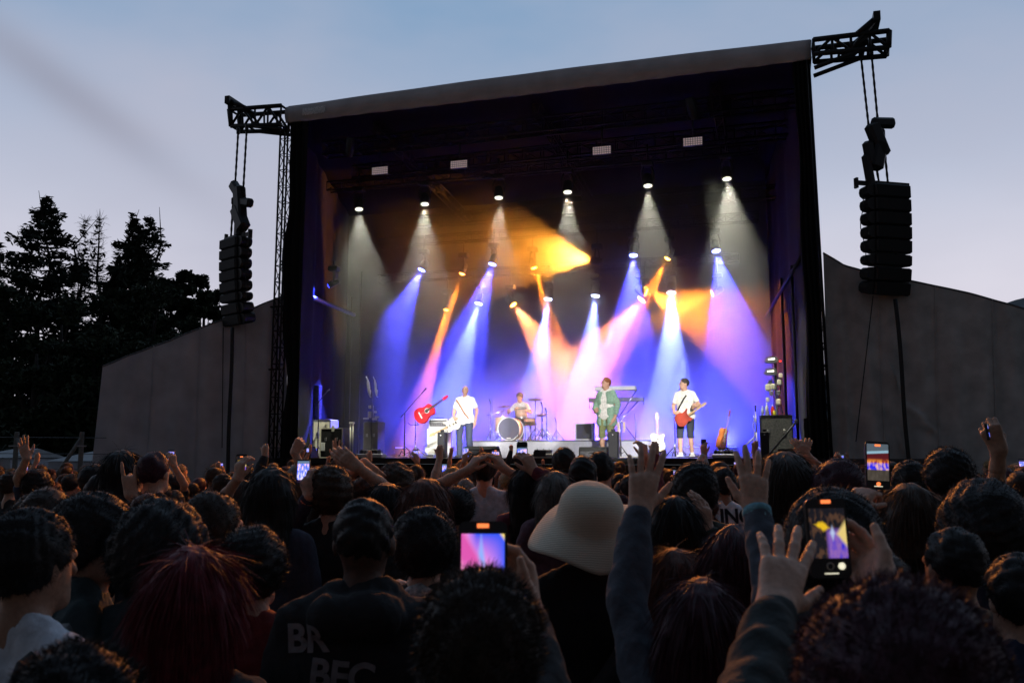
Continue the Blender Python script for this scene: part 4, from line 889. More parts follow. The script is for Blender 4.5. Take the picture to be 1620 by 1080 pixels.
# pedalboards
def pedals(px, v, wpx, hpx, label, case=m_gear, n=6):
    u, k = gk(px, v); W, H = wpx*k, hpx*k; root = empty('pedalboard', S(u, v, DECK), ANG, label, 'pedalboard')
    MB().bev((0, 0, H*.22), (W, .34, H*.44), .02).build('case', case, root)
    MB().box((0, -.176, H*.22), (W*.96, .01, H*.12)).build('case_trim', m_alu, root)
    for i in range(n):
        x = -W*.42+W*.84*(i+.5)/n; p = MB().bev((x, -.02, H*.44+H*.18), (W*.8/n, .13, H*.34), .01).build('pedal', [m_black, m_gear, m_alu, m_blackm][i % 4], root)
        MB().lathe([(.012, 0), (.012, .02), (.001, .02)], (x, -.05, H*.8), 8).build('footswitch', m_chrome, p)
    return root
pedals(588, .5, 44, 16, 'pedalboard with silver trim on the left stage lip', m_alu); pedals(1145, .6, 36, 16, 'silver edged pedal case below the amber acoustic guitar', m_alu); 
o = pedals(860, .45, 34, 17, 'cream rack unit with dark grille in front of the drum riser', m_cream, 3)
u, k = gk(855, .45); MB().box((-.05, -.181, .10), (20*k, .012, .11)).build('grille', m_black, o)
# drum riser
v0 = 3.3; u0, _ = sp(744, 700, v0); u1, _ = sp(1032, 700, v0); RZ = at(880, 696, S((u0+u1)/2, v0, 0).y).z
ri = empty('drum_riser', S((u0+u1)/2, v0, DECK), ANG, 'long low riser draped in grey cloth under the drums and keyboards', 'riser'); RW = u1-u0; RH = RZ-DECK
MB().bev((0, 1.3, RH-.03), (RW, 2.6, .06), .01).build('platform', m_gear, ri)
def rsk(a, b): x = -RW/2+RW*a; return (x, -.01+.012*math.sin(x*19)*(1-b), .01+(RH-.05)*b)
MB().grid(rsk, 160, 3).build('skirt', mat('grey_skirt_cloth', (.42, .42, .48), .9, 0, .12, 6, .2), ri)
MB().grid(lambda a, b: (-RW/2-.005, 2.6*a, .01+(RH-.07)*b), 6, 2).build('side_skirt', m_gear, ri)
# drum kit
def RP(px, dv): u, k = gk(px, v0+dv); return S(u, v0+dv, RZ), k
loc, k = RP(805, .55); kit = empty('drum_kit', loc, ANG, 'drum kit with a big clear headed bass drum on the riser', 'drum kit')
X = lambda px: (px-805)*k*1.04; Z = lambda py: (696-py)*k
m_wood = mat('pink_maple_shell', (.58, .36, .27), .35, 0, .25, 12); m_head = mat('bass_drum_skin', (.10, .10, .16), .35, 0, .1, 10)
m_skin = mat('drum_skin_white', (.7, .68, .62), .5, 0, .05, 10)
RX = Matrix.Rotation(R(90), 3, 'X'); br = 18.2*k; bz = Z(677.5)
s_ = MB().lathe([(br*.96, -.42), (br*.96, 0)], (0, 0, bz), 36, RX, cap=True); sh_ = s_.build('bass_drum', m_wood, kit)
MB().lathe([(br*.955, .006), (.001, .008)], (0, 0, bz), 36, RX, cap=False).build('front_skin', m_head, sh_)
for z_ in (.0, -.40): MB().lathe([(br*.95, z_), (br*1.02, z_), (br*1.02, z_+.035), (br*.95, z_+.035), (br*.95, z_)], (0, 0, bz), 36, RX, cap=False).build('hoop', m_white, sh_)
MB().prism([(-.06, -.015), (.06, -.015), (.06, .015), (-.06, .015)], .004, c=(0, -.012, bz-br*.8)).build('badge', m_white, sh_)
for q in (-1, 1): MB().tube([(q*br*.85, -.05, bz-br*.3), (q*br*1.15, -.18, .01)], .013, 6).build('spur', m_chrome, sh_)
def drum(name, px, py, rpx, hpx, y, tx, legs=False):
    c = Vector((X(px), y, Z(py))); r = rpx*k; h_ = hpx*k; M3 = Matrix.Rotation(R(tx), 3, 'X'); d = MB().lathe([(r, -h_/2), (r, h_/2)], c, 24, M3).build(name, m_wood, kit)
    MB().lathe([(r*.98, h_/2+.003), (.001, h_/2+.004)], c, 24, M3, cap=False).build('skin', m_skin, d)
    for q in (-1, 1): MB().lathe([(r*1.0, q*h_/2-.01), (r*1.04, q*h_/2-.01), (r*1.04, q*h_/2+.012), (r, q*h_/2+.012)], c, 24, M3, cap=False).build('hoop', m_chrome, d)
    if legs:
        for i in range(3): a = i*2.09; MB().tube([c+Vector((r*math.cos(a), r*math.sin(a), 0)), (c.x+r*1.1*math.cos(a), c.y+r*1.1*math.sin(a), .01)], .01, 6).build('leg', m_chrome, d)
drum('rack_tom', 824, 652, 9, 13, -.02, 12); drum('floor_tom', 788, 670, 11.5, 24, .35, 0, True); drum('snare_drum', 830, 663, 9, 6, .5, 0, True)
def cymbal(px, py, rpx, y, tx=12, bx=None, hihat=False, by=0):
    c = Vector((X(px), y, Z(py))); r = rpx*k; M3 = Matrix.Rotation(R(tx), 3, 'Y') @ Matrix.Rotation(R(14), 3, 'X')
    st = MB().tube([(c.x, y, .25), (c.x, y, c.z+.04)], .012, 8).build('cymbal_stand', m_chrome, kit)
    for i in range(3): a = i*2.09+.5; MB().tube([(c.x, y, .36), (c.x+.34*math.cos(a), y+.34*math.sin(a), .015)], .012, 6).build('leg', m_chrome, st)
    for a in (.5, 2.6, 4.7): MB().tube([(c.x, y, .12), (c.x+.17*math.cos(a), y+.17*math.sin(a), .19)], .008, 6).build('brace', m_chrome, st)
    m_c = mat('bronze_cymbal', (.75, .62, .38), .25, 1, .1, 10)
    for dz in ((0, .03) if hihat else (0,)): MB().lathe([(.02, .02), (.035, .018), (.05, .004), (r, -.012), (r, -.016), (.05, 0), (.02, .014)], c+Vector((0, 0, dz)), 28, M3, cap=False).build('cymbal', m_c, kit)
cymbal(846, 631, 12, .05, 3); cymbal(795, 641, 11, .1, -4); cymbal(850, 655, 9, .45, 0, hihat=True); cymbal(784, 648, 9, .55, -18)
t = MB(); t.tube([(X(770), .0, Z(656)), (X(796), .05, Z(648))], .016, 6); t.tube([(X(778), 0, .2), (X(778), .02, Z(628))], .013, 8); t.build('boom_arm', m_chrome, kit)
th = MB().lathe([(.001, .44), (.17, .44), (.18, .47), (.17, .52), (.001, .53)], (X(824), 1.0, 0), 20, cap=False).build('stool_seat', m_black, kit)
MB().tube([(X(824), 1.0, 0), (X(824), 1.0, .45)], .03, 8).build('stool_post', m_chrome, kit)
for px, dv, h_ in ((865, .5, .75), (858, .3, .9), (776, .2, 1.0), (880, .9, .5)):
    tripod_stand('microphone_stand', px, v0+dv, h_, {865: 'short drum microphone stand nearest the pink beam', 858: 'drum microphone stand beside the hi hat', 776: 'tall drum microphone stand left of the bass drum', 880: 'lowest drum microphone stand at the right of the drums'}[px], 'mic stand', mic=True, base_z=RZ, spread=.22, r=.012)
# keyboards
loc, k = RP(978, .5); kb = empty('keyboard_rig', loc, ANG, 'two keyboards on a two tier stand behind the singer', 'keyboard'); X2 = lambda px: (px-978)*k*1.04
def keyb(x0, x1, y0, y1, dy, dep, nm):
    b = MB().bev(((X2(x0)+X2(x1))/2, dy, (Z(y0)+Z(y1))/2), (X2(x1)-X2(x0), dep, Z(y0)-Z(y1)), .01).build(nm, m_white if nm == 'upper_keyboard' else m_gear, kb)
    if nm == 'upper_keyboard':
        kk = MB()
        for i in range(36): kk.box((X2(x0)+.05+(X2(x1)-X2(x0)-.1)*i/36+.01, dy+.06, Z(y1)+.006), (.016, .12, .012))
        kk.build('keys', m_cream, b)
    return b
keyb(944, 1007, 617, 612, .0, .3, 'upper_keyboard'); keyb(932, 1016, 634, 629, .25, .34, 'lower_keyboard')
t = MB()
for q in (-1, 1):
    t.tube([(q*.45, .1, .02), (-q*.45+.1, .1, Z(634))], .018, 6)
t.tube([(.0, .12, Z(660)), (.52, .0, Z(617))], .018, 6); t.tube([(0, .12, Z(660)), (-.5, 0, Z(617))], .018, 6); t.tube([(X2(1016), .2, Z(640)), (X2(1016), .2, Z(629))], .012, 6); t.tube([(X2(932), .2, Z(645)), (X2(932), .2, Z(629))], .012, 6)
t.build('stand', m_chrome, kb)
MB().tube([(X2(1003), .1, 0.02), (X2(1004), .1, .4), (X2(1002), .1, Z(655))], .016, 6).build('cable_loom', m_alu, kb)
# open-front combo with white edging beside the keyboards
loc, k = RP(924, .35); cb = empty('combo_amplifier', loc, ANG, 'small dark amplifier with white edging on the riser behind the singer', 'amplifier'); W, H = 29*k, 27*k
MB().bev((0, .12, H/2), (W, .24, H), .012).build('cabinet', m_black, cb)
t = MB()
for s_ in (-1, 1): t.box((s_*(W/2-.02), -.008, H/2), (.035, .02, H)); t.box((0, -.010, H/2+s_*(H/2-.018)), (W-.07, .02, .03))
t.build('edging', m_white, cb)
# towel stand
o = tripod_stand('towel_stand', 982, 1.6, .86, 'thin stand with two cream towels right of the singer', 'stand', spread=.2)
MB().tube([(-.1, 0, .86), (.12, 0, .86)], .012, 6).build('crossbar', m_chrome, o)
for x, l_ in ((-.05, .42), (.09, .25)):
    MB().grid(lambda a, b: (x+.035*math.cos(a*6.283)*(1-.3*b), .03*math.sin(a*6.283), .87-l_*b), 12, 6).build('towel', mat('cream_towel', (.75, .62, .35), .95, 0, .15, 30), o)
# telecaster on stand
u, k = gk(1041, 1.3); guitar('tele', S(u, 1.3, DECK+.16), RS @ basis((1, 0, 0), (-.03, .12, 1)), 'cream electric guitar upright on a stand between the singer and the guitarist', m_creamg).scale = (1.08,)*3
o = empty('guitar_stand', S(u, 1.55, DECK), ANG, 'low stand under the cream electric guitar', 'guitar stand')
for s_ in (-1, 1): MB().tube([(0, 0, .4), (s_*.2, -.3, .02)], .012, 6).build('leg', m_blackm, o)
MB().tube([(0, 0, .4), (0, .25, .02)], .012, 6).build('leg', m_blackm, o); MB().tube([(-.1, -.35, .18), (-.1, -.18, .15), (.1, -.18, .15), (.1, -.35, .18)], .012, 6).build('cradle', m_blackm, o)
tripod_stand('tripod_stand', 1068, 1.8, .98, 'bare chrome tripod stand left of the guitarist', 'stand', spread=.35)
# amber acoustic seen from the side
u, k = gk(1139, 1.6); guitar('acoustic', S(u, 1.6, DECK+.22), RS @ basis((.35, .93, 0), (.22, .05, 1)), 'amber acoustic guitar seen edge on leaning upright at the right', m_sun, m_maple)
o = empty('guitar_stand', S(u+.05, 1.7, DECK), ANG, 'small stand under the amber acoustic guitar', 'guitar stand')
for a in (.3, 2.3, 4.3): MB().tube([(0, 0, .45), (.22*math.cos(a), .22*math.sin(a), .02)], .012, 6).build('leg', m_blackm, o)
MB().tube([(-.08, -.1, .22), (.12, -.1, .2)], .012, 6).build('cradle', m_blackm, o)
# right wing: stacked amplifier cases, bottles, gear stand
def case(px, v, w_, y0, y1, label, m=m_black, dep=.5, edge=m_gear, cat='equipment case', name='equipment_case', z0=None, group=None, latch=True):
    u, k = gk(px, v); zz = lambda y: at(px, y, S(u, v, 0).y).z; b = DECK if z0 is None else z0; H = zz(y0)-b; W = w_*k
    root = empty(name, S(u, v, b), ANG, label, cat, group); c = MB().bev((0, 0, H/2), (W, dep, H), .015).build('shell', m, root)
    t = MB()
    for s_ in (-1, 1): t.box((s_*W*.49, -dep/2-.004, H/2), (.03, .012, H*.98)); t.box((0, -dep/2-.006, H/2+s_*H*.485), (W*.94, .012, .028))
    t.build('edging', edge, root)
    if latch:
        for s_ in (-.25, .25): MB().bev((W*s_, -dep/2-.014, H*.62), (.06, .02, .09), .006).build('latch', m_alu, root)
    return root, W, H, u
AM, W, H, u = case(1229, 2.2, 48, 657, 716, 'tall black amplifier case topped with bottles at the right', m_gear, .55, m_black, 'equipment case')
topz = DECK+H
for i, (dx, c, h_, r, lb, nm, ct) in enumerate([(-.30, (.6, .65, .7), .21, .033, 'clear water bottle at the left end of the tall black case', 'water_bottle', 'bottle'), (-.20, (.8, .82, .85), .28, .04, 'taller white bottle on the tall black case', 'water_bottle', 'bottle'), (-.07, (.75, .03, .02), .22, .042, 'red bottle standing on the tall black case', 'drink_bottle', 'bottle'), (-.03, (.8, .7, .05), .10, .035, 'small yellow can in front of the red bottle', 'drink_can', 'can')]):
    b = MB().lathe([(r, 0), (r, h_*.68), (r*.45, h_*.86), (r*.4, h_)] if 'bottle' in nm else [(r*.9, 0), (r, .01), (r, h_-.01), (r*.85, h_)], n=14); o = empty(nm, S(u+dx, 2.1-(.1 if nm == 'drink_can' else 0), topz), ANG, lb, ct)
    b.build('shell', mat(nm+'_surface', c, .25, 0, .05, 9), o); MB().lathe([(r*.46 if 'bottle' in nm else r*.6, h_+.001), (r*.46 if 'bottle' in nm else r*.6, h_+(.022 if 'bottle' in nm else .004))], n=12).build('cap', m_white, o)
o = empty('lamp_tree', S(u+.02, 2.75, DECK), ANG, 'tall stand of small lamps and clamps rising behind the tall black case', 'lamp stand')
MB().tube([(0, 0, 0), (0, 0, 2.28)], .03, 8).build('pole', m_alu, o)
k = S(u, 2.75, 0).y/F; zz = lambda y: at(1225, y, S(u, 2.75, 0).y).z-DECK
for (px, py, w_) in ((1221, 569, 22), (1219, 588, 22)):
    x = (px-1226)*k; hd = MB().prism([(-w_*k/2, -.05), (-.12, .07), (.12, .07), (w_*k/2, -.03), (.12, -.09), (-.1, -.09)], .16, c=(x, -.1, zz(py))).build('floodlight', m_gear, o)
    MB().box((x, -.185, zz(py)), (10*k, .012, .032), Matrix.Rotation(R(-4), 3, 'Y')).build('lit_tube', mat('lit_tube', (1, .97, .85), .3, 0, emit=3), hd)
for i, (px, py, r) in enumerate([(1218, 605, .05), (1214, 613, .07), (1222, 612, .06), (1219, 622, .05), (1213, 632, .045), (1232, 605, .06), (1230, 622, .05), (1229, 636, .06), (1234, 595, .05)]):
    MB().bev(((px-1226)*k, -.06-.01*i, zz(py)), (r*2, r*2, r*2.4), r*.4).build('clamp', m_cream if i % 3 else m_alu, o)
MB().box(((1234-1226)*k, -.1, zz(572)), (.05, .05, .03)).build('tally_lamp', mat('tally_lamp', (1, .05, .02), .3, 0, emit=2), o)
for q in (0, 1): MB().tube([(.03, -.05*q, zz(595)), (.12, -.08, zz(610)), (.06, -.1, zz(632)), (.14, -.1, zz(655))], .012, 6).build('hanging_cable', m_gear, o)
o = tripod_stand('microphone_stand', 1197, 2.0, 1.1, 'pale microphone stand with coiled cable left of the tall black case', 'mic stand', mic=True, spread=.3, m=m_cream)
t = MB(); t.tube([(.02*math.sin(i*1.3)-.05, -.05, 1.0-i*.07) for i in range(14)], .014, 6); t.tube([(-.05, 0, .5), (-.28, 0, .28), (-.3, 0, .05)], .014, 6); t.build('cable', m_cream, o)
case(1291, 1.6, 34, 662, 716, 'dark stack of cases at the far right wing', m_black, .5, m_black)
for k_, (px, py) in enumerate(((1296, 690), (1286, 648), (1304, 640))):
    u, z = sp(px, py, 1.2); o = empty('cable_coil', S(u, 1.2, z), ANG, ['lowest coil of cable on the right wing', 'left coil of cable hanging in the right wing', 'right coil of cable hanging in the right wing'][k_], 'cable')
    MB().tube([(.09*math.cos(i*.5), -.02-.003*i, .16*math.sin(i*.5)) for i in range(30)], .012, 6).build('coil', m_gear, o); MB().box((0, -.02, .17), (.03, .05, .05)).build('tie', m_alu, o)
u, k = gk(1240, .9); o = empty('folded_stand', S(u-.35, .9, DECK), ANG, 'dark folded stand leaning behind the right wedge', 'stand'); MB().tube([(0, 0, .05), (.62, .1, .80)], .022, 8).build('pole', m_gear, o); MB().bev((.63, .1, .82), (.08, .06, .08), .01).build('head', m_alu, o)
# left wing
case(470, 3.2, 20, 655, 700, 'pale crate at the far left wing', m_cream, .4, m_gear, 'crate', 'crate')
case(515, 3.0, 30, 664, 716, 'cream fronted road case behind the black cabinet on the left', m_cream, .5, m_gear)
r_, W, H, u = case(531, 1.9, 38, 677, 716, 'black cabinet with a pale frame at the left', m_black, .5, m_cream)
MB().bev((-W*.36, -.27, .30), (.12, .02, .22), .006).build('white_card', m_white, r_); MB().bev((.05, -.27, H-.02), (.08, .03, .16), .01).build('clip', m_cream, r_)
u, k = gk(556, 2.0); o = empty('tall_bar', S(u, 2.0, DECK), ANG, 'pale upright double rail beside the black cabinet', 'rail')
for s_ in (-1, 1): MB().tube([(s_*.035, 0, 0), (s_*.035, 0, .92)], .022, 8).build('rail', m_cream, o)
MB().bev((0, 0, .93), (.14, .08, .05), .01).build('cap', m_cream, o)
r2, W, H, u = case(592, 3.2, 24, 667, 716, 'brown-grey cabinet standing in blue light at the left', mat('dusty_brown_case', (.10, .085, .08), .8, 0, .3, 6), .5, m_gear)
o = empty('gadget_cluster', S(u, 3.1, DECK+H), ANG, 'cluster of small pale gadgets on the brown-grey cabinet', 'gadgets')  # small pale gadgets around a post, none of them a lamp
k = S(u, 3.1, 0).y/F
for px, py, w_, h_ in ((586, 656, 5, 10), (586, 644, 4, 5), (596, 652, 4, 3), (599, 660, 7, 3), (594, 663, 9, 3), (580, 662, 9, 2)):
    MB().bev(((px-591)*k, -.05, (667-py)*k), (w_*k, .06, h_*k), .008).build('gadget', m_cream, o)
MB().tube([(0, 0, 0), (0, 0, .45)], .012, 6).build('post', m_alu, o)
u, z = sp(588, 612, 2.9); k = S(u, 2.9, 0).y/F; o = empty('white_gear_stand', S(u, 2.9, DECK), ANG, 'pair of bright white hardware arms on a tall thin stand at the left', 'stand')  # white gear of unknown use, built as two arms on a stand
MB().tube([(0, .05, 0), (0, .05, z-DECK-.1)], .014, 8).build('pole', m_blackm, o)
for x0, a_ in ((582, 1), (594, 0)):
    Zk = lambda py: z-DECK+(612-py)*k; Xk = lambda px: (px-588)*k
    t = MB(); t.tube([(Xk(x0-4), 0, Zk(595)), (Xk(x0-1), 0, Zk(601)), (Xk(x0), 0, Zk(606)), (Xk(x0+1), 0, Zk(616)), (Xk(x0+2), 0, Zk(618)), (Xk(x0+3), 0, Zk(627)), (Xk(x0+5), 0, Zk(628))], [.02, .025, .05, .05, .06, .018, .02] if a_ else [.008, .02, .035, .035, .05, .016, .02], 8)
    t.build('arm', m_white, o)
tripod_stand('microphone_stand', 503, 2.4, 1.55, 'dark tall microphone stand in the left wing', 'mic stand', boom=(.18, .0, 1.75), mic=True, m=m_blackm)
u, z = sp(503, 615, 3.6); o = empty('column_speaker', S(u, 3.6, DECK), ANG, 'tall thin dark column speaker in the left wing', 'loudspeaker')
MB().bev((0, 0, 1.6), (.18, .2, 1.0), .02).build('cabinet', m_gear, o); MB().tube([(0, 0, 0), (0, 0, 1.1)], .03, 8).build('pole', m_black, o)
# cables on the deck
for i in range(9):
    px = [620, 640, 670, 730, 995, 1010, 1060, 1110, 1180][i]; u, k = gk(px, .5+.15*(i % 3)); rr = random.Random(i)
    pts = [(-.4+.09*j, .12*math.sin(j*.9+i), .018+.02*abs(math.sin(j*1.7+i))) for j in range(10)]
    o = MB().tube(pts, .014, 6).build('stage_cable', m_alu if i % 2 else m_cream, None, S(u, .5+.15*(i % 3), DECK)); o.rotation_euler = (0, 0, ANG)
    tag(o, ['loose cable on the deck by the left pedalboard', 'loose cable under the slanted mic stand', 'loose cable under the red guitar', 'loose cable behind the leftmost black column', 'loose cable right of the middle black column', 'loose cable under the towel stand', 'loose cable under the cream guitar', 'loose cable right of the guitarist', 'loose cable near the right black column'][i], 'cable', 'cables on the deck')
# ------------------------------------------------------------------ performers (facing the crowd)
def perf(px, v, ytop, yawoff, **kw):
    u, k = gk(px, v); z = kw.pop('z0', DECK); H = at(px, ytop, S(u, v, 0).y).z-z; H = kw.pop('H', H)
    return person(tuple(S(u, v, z)), ANG+R(180)+R(yawoff), H=H, det=.0115, face=True, **kw), H
o, H = perf(735, 1.5, 610, -8, hair='buzz', hcol='brown', top=(.82, .82, .82), sleeve='short', legs='long', legc=(.04, .05, .09), shoes=(.05, .05, .06), bulk=1.22, head=(12, 14, 0),
    arms={1: ((.18, .26, 1.0), (-.6, .5, -.3), (-.4, -.6, .3), 'grip'), -1: ((-.33, .05, .93), (0, .1, -1), (1, 0, 0), 'relax')}, label='man in a loose white shirt and jeans standing beside the white amplifier', strand=0)
bd = MB(); 
u, k = gk(735, 1.25)
guitar('elec', S(u-.15, 1.27, DECK+.92), RS @ basis((-.5, -.1, .85), (-.85, -.12, -.42)), 'cream electric guitar slung low across the man in the white shirt', m_creamg)
t = MB(); t.tube([(.16, .16, 1.46), (.05, .2, 1.35), (-.08, .2, 1.15), (-.2, .17, .98)], .02, 6); t.build('guitar_strap', mat('tan_strap', (.5, .25, .18), .8, 0, .1, 20), o)
o, H = perf(960, 1.1, 598, -22, hair='crop', hcol='ginger', skin=0, top=(.80, .78, .74), sleeve='short', legs='short', legc=(.20, .22, .10), shoes=(.1, .1, .1), head=(-22, 4, 0),
    arms={1: ((.16, .24, 1.08), (-.5, .6, .2), (-.5, -.4, .5), 'grip'), -1: ((-.27, .05, .95), (.3, .2, -.9), (1, 0, 0), 'relax')}, label='singer in an open green jacket and olive shorts at the middle of the stage')
def jacket(root, H):
    s = H/1.75; g = SDF((-.42, -.25, .5), (.42, .35, 1.6), .011)
    g.cap((-.09, -.005, 1.28), (.09, -.005, 1.28), .148, None, .05, .85); g.cap((-.09, -.005, 1.0), (.09, -.005, 1.0), .148, None, .06, .88); g.cap((-.10, -.01, .80), (.10, -.01, .80), .152, None, .06, .88); g.cap((-.13, -.01, 1.40), (.13, -.01, 1.40), .075, None, .05)
    g.cap((.168, -.01, 1.40), (.25, .02, 1.16), .075, .068, .03); g.cap((.25, .02, 1.16), (.20, .17, 1.08), .066, .055, .02)
    g.cap((-.168, -.01, 1.40), (-.27, -.03, 1.16), .075, .068, .03); g.cap((-.27, -.03, 1.16), (-.27, .03, .99), .066, .055, .02)
    g.noise(.006, 30, 5, (1, 1, .6)); g.ell((0, .03, 1.54), (.07, .08, .09), None, .01, True)
    g.cap((.0, .19, .6), (.0, .17, 1.55), .125, .095, .01, cut=True)
    g.plane((0, 0, .70), (0, 0, -1)); to_obj('jacket', [g.mesh()], cloth((.24, .38, .29), name='green_jacket'), root, s)
jacket(o, H)
o, H = perf(1085, 1.6, 599, -14, hair='crop', hcol='dark', skin=0, top=(.80, .78, .70), sleeve='short', legs='short', legc=(.03, .035, .05), shoes=(.8, .8, .8), head=(-42, 0, 0), bulk=1.1,
    arms={1: ((.16, .30, 1.06), (-.7, .35, -.1), (-.3, -.8, 0), 'grip'), -1: ((-.30, .30, 1.16), (-.4, .5, .4), (.2, -.9, .2), 'grip')}, label='guitarist in a cream short sleeved shirt, dark shorts and white shoes')
u, k = gk(1080, 1.3); guitar('elec', S(u-.12, 1.26, DECK+.82), RS @ basis((-.55, .05, .80), (.80, -.15, .52)), 'cherry red electric guitar played by the man in the cream shirt', m_cherry)
t = MB(); t.tube([(-.10, .17, 1.47), (-.04, .2, 1.38), (.06, .215, 1.2), (.14, .2, 1.05)], .022, 6); t.build('guitar_strap', m_black, o)
loc, k = RP(826, 1.5)
o = person(tuple(loc+Vector((0, 0, .0))), ANG+R(180)-R(6), H=1.74, hair='short', hcol='brown', top=(.62, .64, .66), sleeve='short', legs='long', legc=(.04, .04, .06), det=.0115, face=True, seat=.38, lean=.25, head=(-8, -14, 0),
    arms={1: ((.26, .42, .86), (-.1, 1, -.1), (-1, 0, 0), 'grip'), -1: ((-.24, .40, .88), (.1, 1, 0), (1, 0, 0), 'grip')}, label='drummer in a pale tee shirt seated behind the drum kit')
for s_ in (-1, 1): MB().tube([(.25*s_, .42, .87), (.12*s_, .75, .93)], .008, 6).build('drumstick', m_maple, o)
# ------------------------------------------------------------------ trees, fence posts, tents at the left
m_leaf = mat('needle_foliage', (.018, .028, .016), .9, 0, .5, 2); m_leaf2 = mat('broadleaf_foliage', (.022, .034, .014), .9, 0, .5, 2); m_bark = mat('bark', (.035, .028, .024), .95, 0, .4, 6)
def quads(P, A, B):
    "quads centred at P spanned by A and B (n,3 arrays)"
    V = np.stack([P-A-B*.4, P+A-B*.1, P+A*.2+B, P-A*.9+B*.5], 1).reshape(-1, 3); n = len(P); return V, np.arange(4*n).reshape(n, 4)
def qobj(name, Vs, m, parent):
    return to_obj(name, Vs, m, parent)
def conifer(px, ytop, Y, wpx, label, seed, dens=1.0, bare=False, lowz=.08, group='tall conifers beyond the screen'):
    rr = np.random.RandomState(seed); top = at(px, ytop, Y); H = top.z; Rm = wpx*Y/F/2
    root = empty('spruce_tree' if not bare else 'bare_larch_tree', (top.x, Y, 0), 0, label, 'tree', group)
    MB().tube([(rr.normal()*.04*i, rr.normal()*.04*i, H*i/8) for i in range(9)], [.26*(1-i/8.3) for i in range(9)], 8).build('trunk', m_bark, root)
    br = MB(); P = []; A = []; B = []; z = H*lowz+1
    while z < H-.2:
        f = 1-(z/H); L_ = Rm*min(1, (f*3.2)**.8)*(1 if not bare else .8)
        for k in range(rr.randint(4, 7)):
            a = rr.uniform(0, 6.283); l_ = L_*rr.uniform(.45, 1.12); up = rr.uniform(-.05, .35)-.25*f
            d = np.array([math.cos(a), math.sin(a), up]); e = np.array([0, 0, z])+d*l_; e[2] -= .10*l_*l_*.4
            br.tube([(0, 0, z), tuple(np.array([0, 0, z])+d*l_*.55), tuple(e)], [.035, .022, .008], 4)
            n = int(l_*(44 if not bare else 4)*dens)+1
            t = rr.uniform(.12, 1.05, n)**.8; s_ = np.array([0, 0, z])+(e-np.array([0, 0, z]))*t[:, None]
            sd = np.array([-d[1], d[0], 0]); wv = (1.05-t)*.55*l_*.5+.12
            s_ = s_+sd*(rr.uniform(-1, 1, n)*wv)[:, None]+np.array([0, 0, 1])*rr.normal(0, .07, n)[:, None]-np.array([0, 0, 1])*(rr.uniform(0, .28, n))[:, None]
            P.append(s_); dr = rr.normal(0, .5, (n, 3))+d; dr /= np.linalg.norm(dr, axis=1)[:, None]; A.append(dr*rr.uniform(.10, .24, n)[:, None]); o_ = rr.normal(0, 1, (n, 3)); B.append(o_*.055)
            if bare:
                for q in range(5):
                    tt = rr.uniform(.3, 1); b0 = np.array([0, 0, z])+(e-np.array([0, 0, z]))*tt; br.tube([tuple(b0), tuple(b0+rr.normal(0, .22, 3)+np.array([0, 0, .1]))], [.010, .004], 3)
        z += rr.uniform(.22, .42)*(1 if not bare else 1.1)
    br.build('branches', m_bark, root)
    P = np.concatenate(P); qobj('crown', [quads(P, np.concatenate(A), np.concatenate(B))], m_leaf, root); return root
def broad(px, ytop, Y, wpx, label, seed, n=9000, m=None, group='dark trees massed behind the screen', zlow=.15, gap=.45):
    rr = np.random.RandomState(seed); top = at(px, ytop, Y); H = top.z; Rm = wpx*Y/F/2
    root = empty('broadleaf_tree', (top.x, Y, 0), 0, label, 'tree', group)
    tr = MB().tube([(0, 0, 0), (.1, 0, H*.4), (.0, .1, H*.8)], [.3, .2, .05], 8); cl = []
    for k in range(26):
        a = rr.uniform(0, 6.28); zc = H*rr.uniform(zlow+.1, .93); rad = Rm*math.sqrt(max(.05, 1-((zc/H-.5)/.55)**2))*rr.uniform(.3, .95)
        c = np.array([rad*math.cos(a), rad*math.sin(a), zc]); cl.append((c, rr.uniform(.35, .75)*Rm*.5)); tr.tube([(0, 0, zc*.55), tuple(c*np.array([.5, .5, .82])), tuple(c)], [.09, .05, .015], 5)
    tr.build('trunk', m_bark, root); P = []
    for c, r in cl:
        q = rr.normal(size=(n//26, 3)); q /= np.linalg.norm(q, axis=1)[:, None]; q *= (rr.uniform(gap, 1, len(q))**.6*r*(1+.35*np.sin(q[:, 0]*5+c[2])))[:, None]; q[:, 2] *= .75; P.append(c+q)
    P = np.concatenate(P); n_ = len(P); A = rr.normal(size=(n_, 3)); A /= np.linalg.norm(A, axis=1)[:, None]; B = rr.normal(size=(n_, 3)); B /= np.linalg.norm(B, axis=1)[:, None]
    sz = rr.uniform(.07, .15, n_)[:, None]*Y/42; qobj('crown', [quads(P, A*sz, B*sz)], m or m_leaf2, root); return root
conifer(75, 306, 44, 165, 'tall full spruce at the left with a ragged pointed top', 3)
conifer(137, 338, 45, 70, 'thin nearly bare conifer between the two full spruces, the left one', 5, bare=True); conifer(158, 331, 46, 60, 'thin nearly bare conifer between the two full spruces, the right one', 6, bare=True)
conifer(212, 332, 43, 116, 'dark spruce with an uneven double crown, the left half', 8, .9); conifer(240, 330, 44, 120, 'dark spruce with an uneven double crown, the right half', 9, .9)
conifer(-8, 372, 42, 130, 'spruce cut off by the left edge of the picture', 12, .9)
conifer(186, 395, 43, 90, 'low dark spruce between the bare conifers and the double crown', 14, 1.0)
broad(300, 410, 46, 92, 'loose crowned broadleaf tree just left of the hanging speakers', 21, 11000, gap=.3)
broad(352, 438, 48, 80, 'lower broadleaf tree behind the left hanging speakers', 22, 8000)
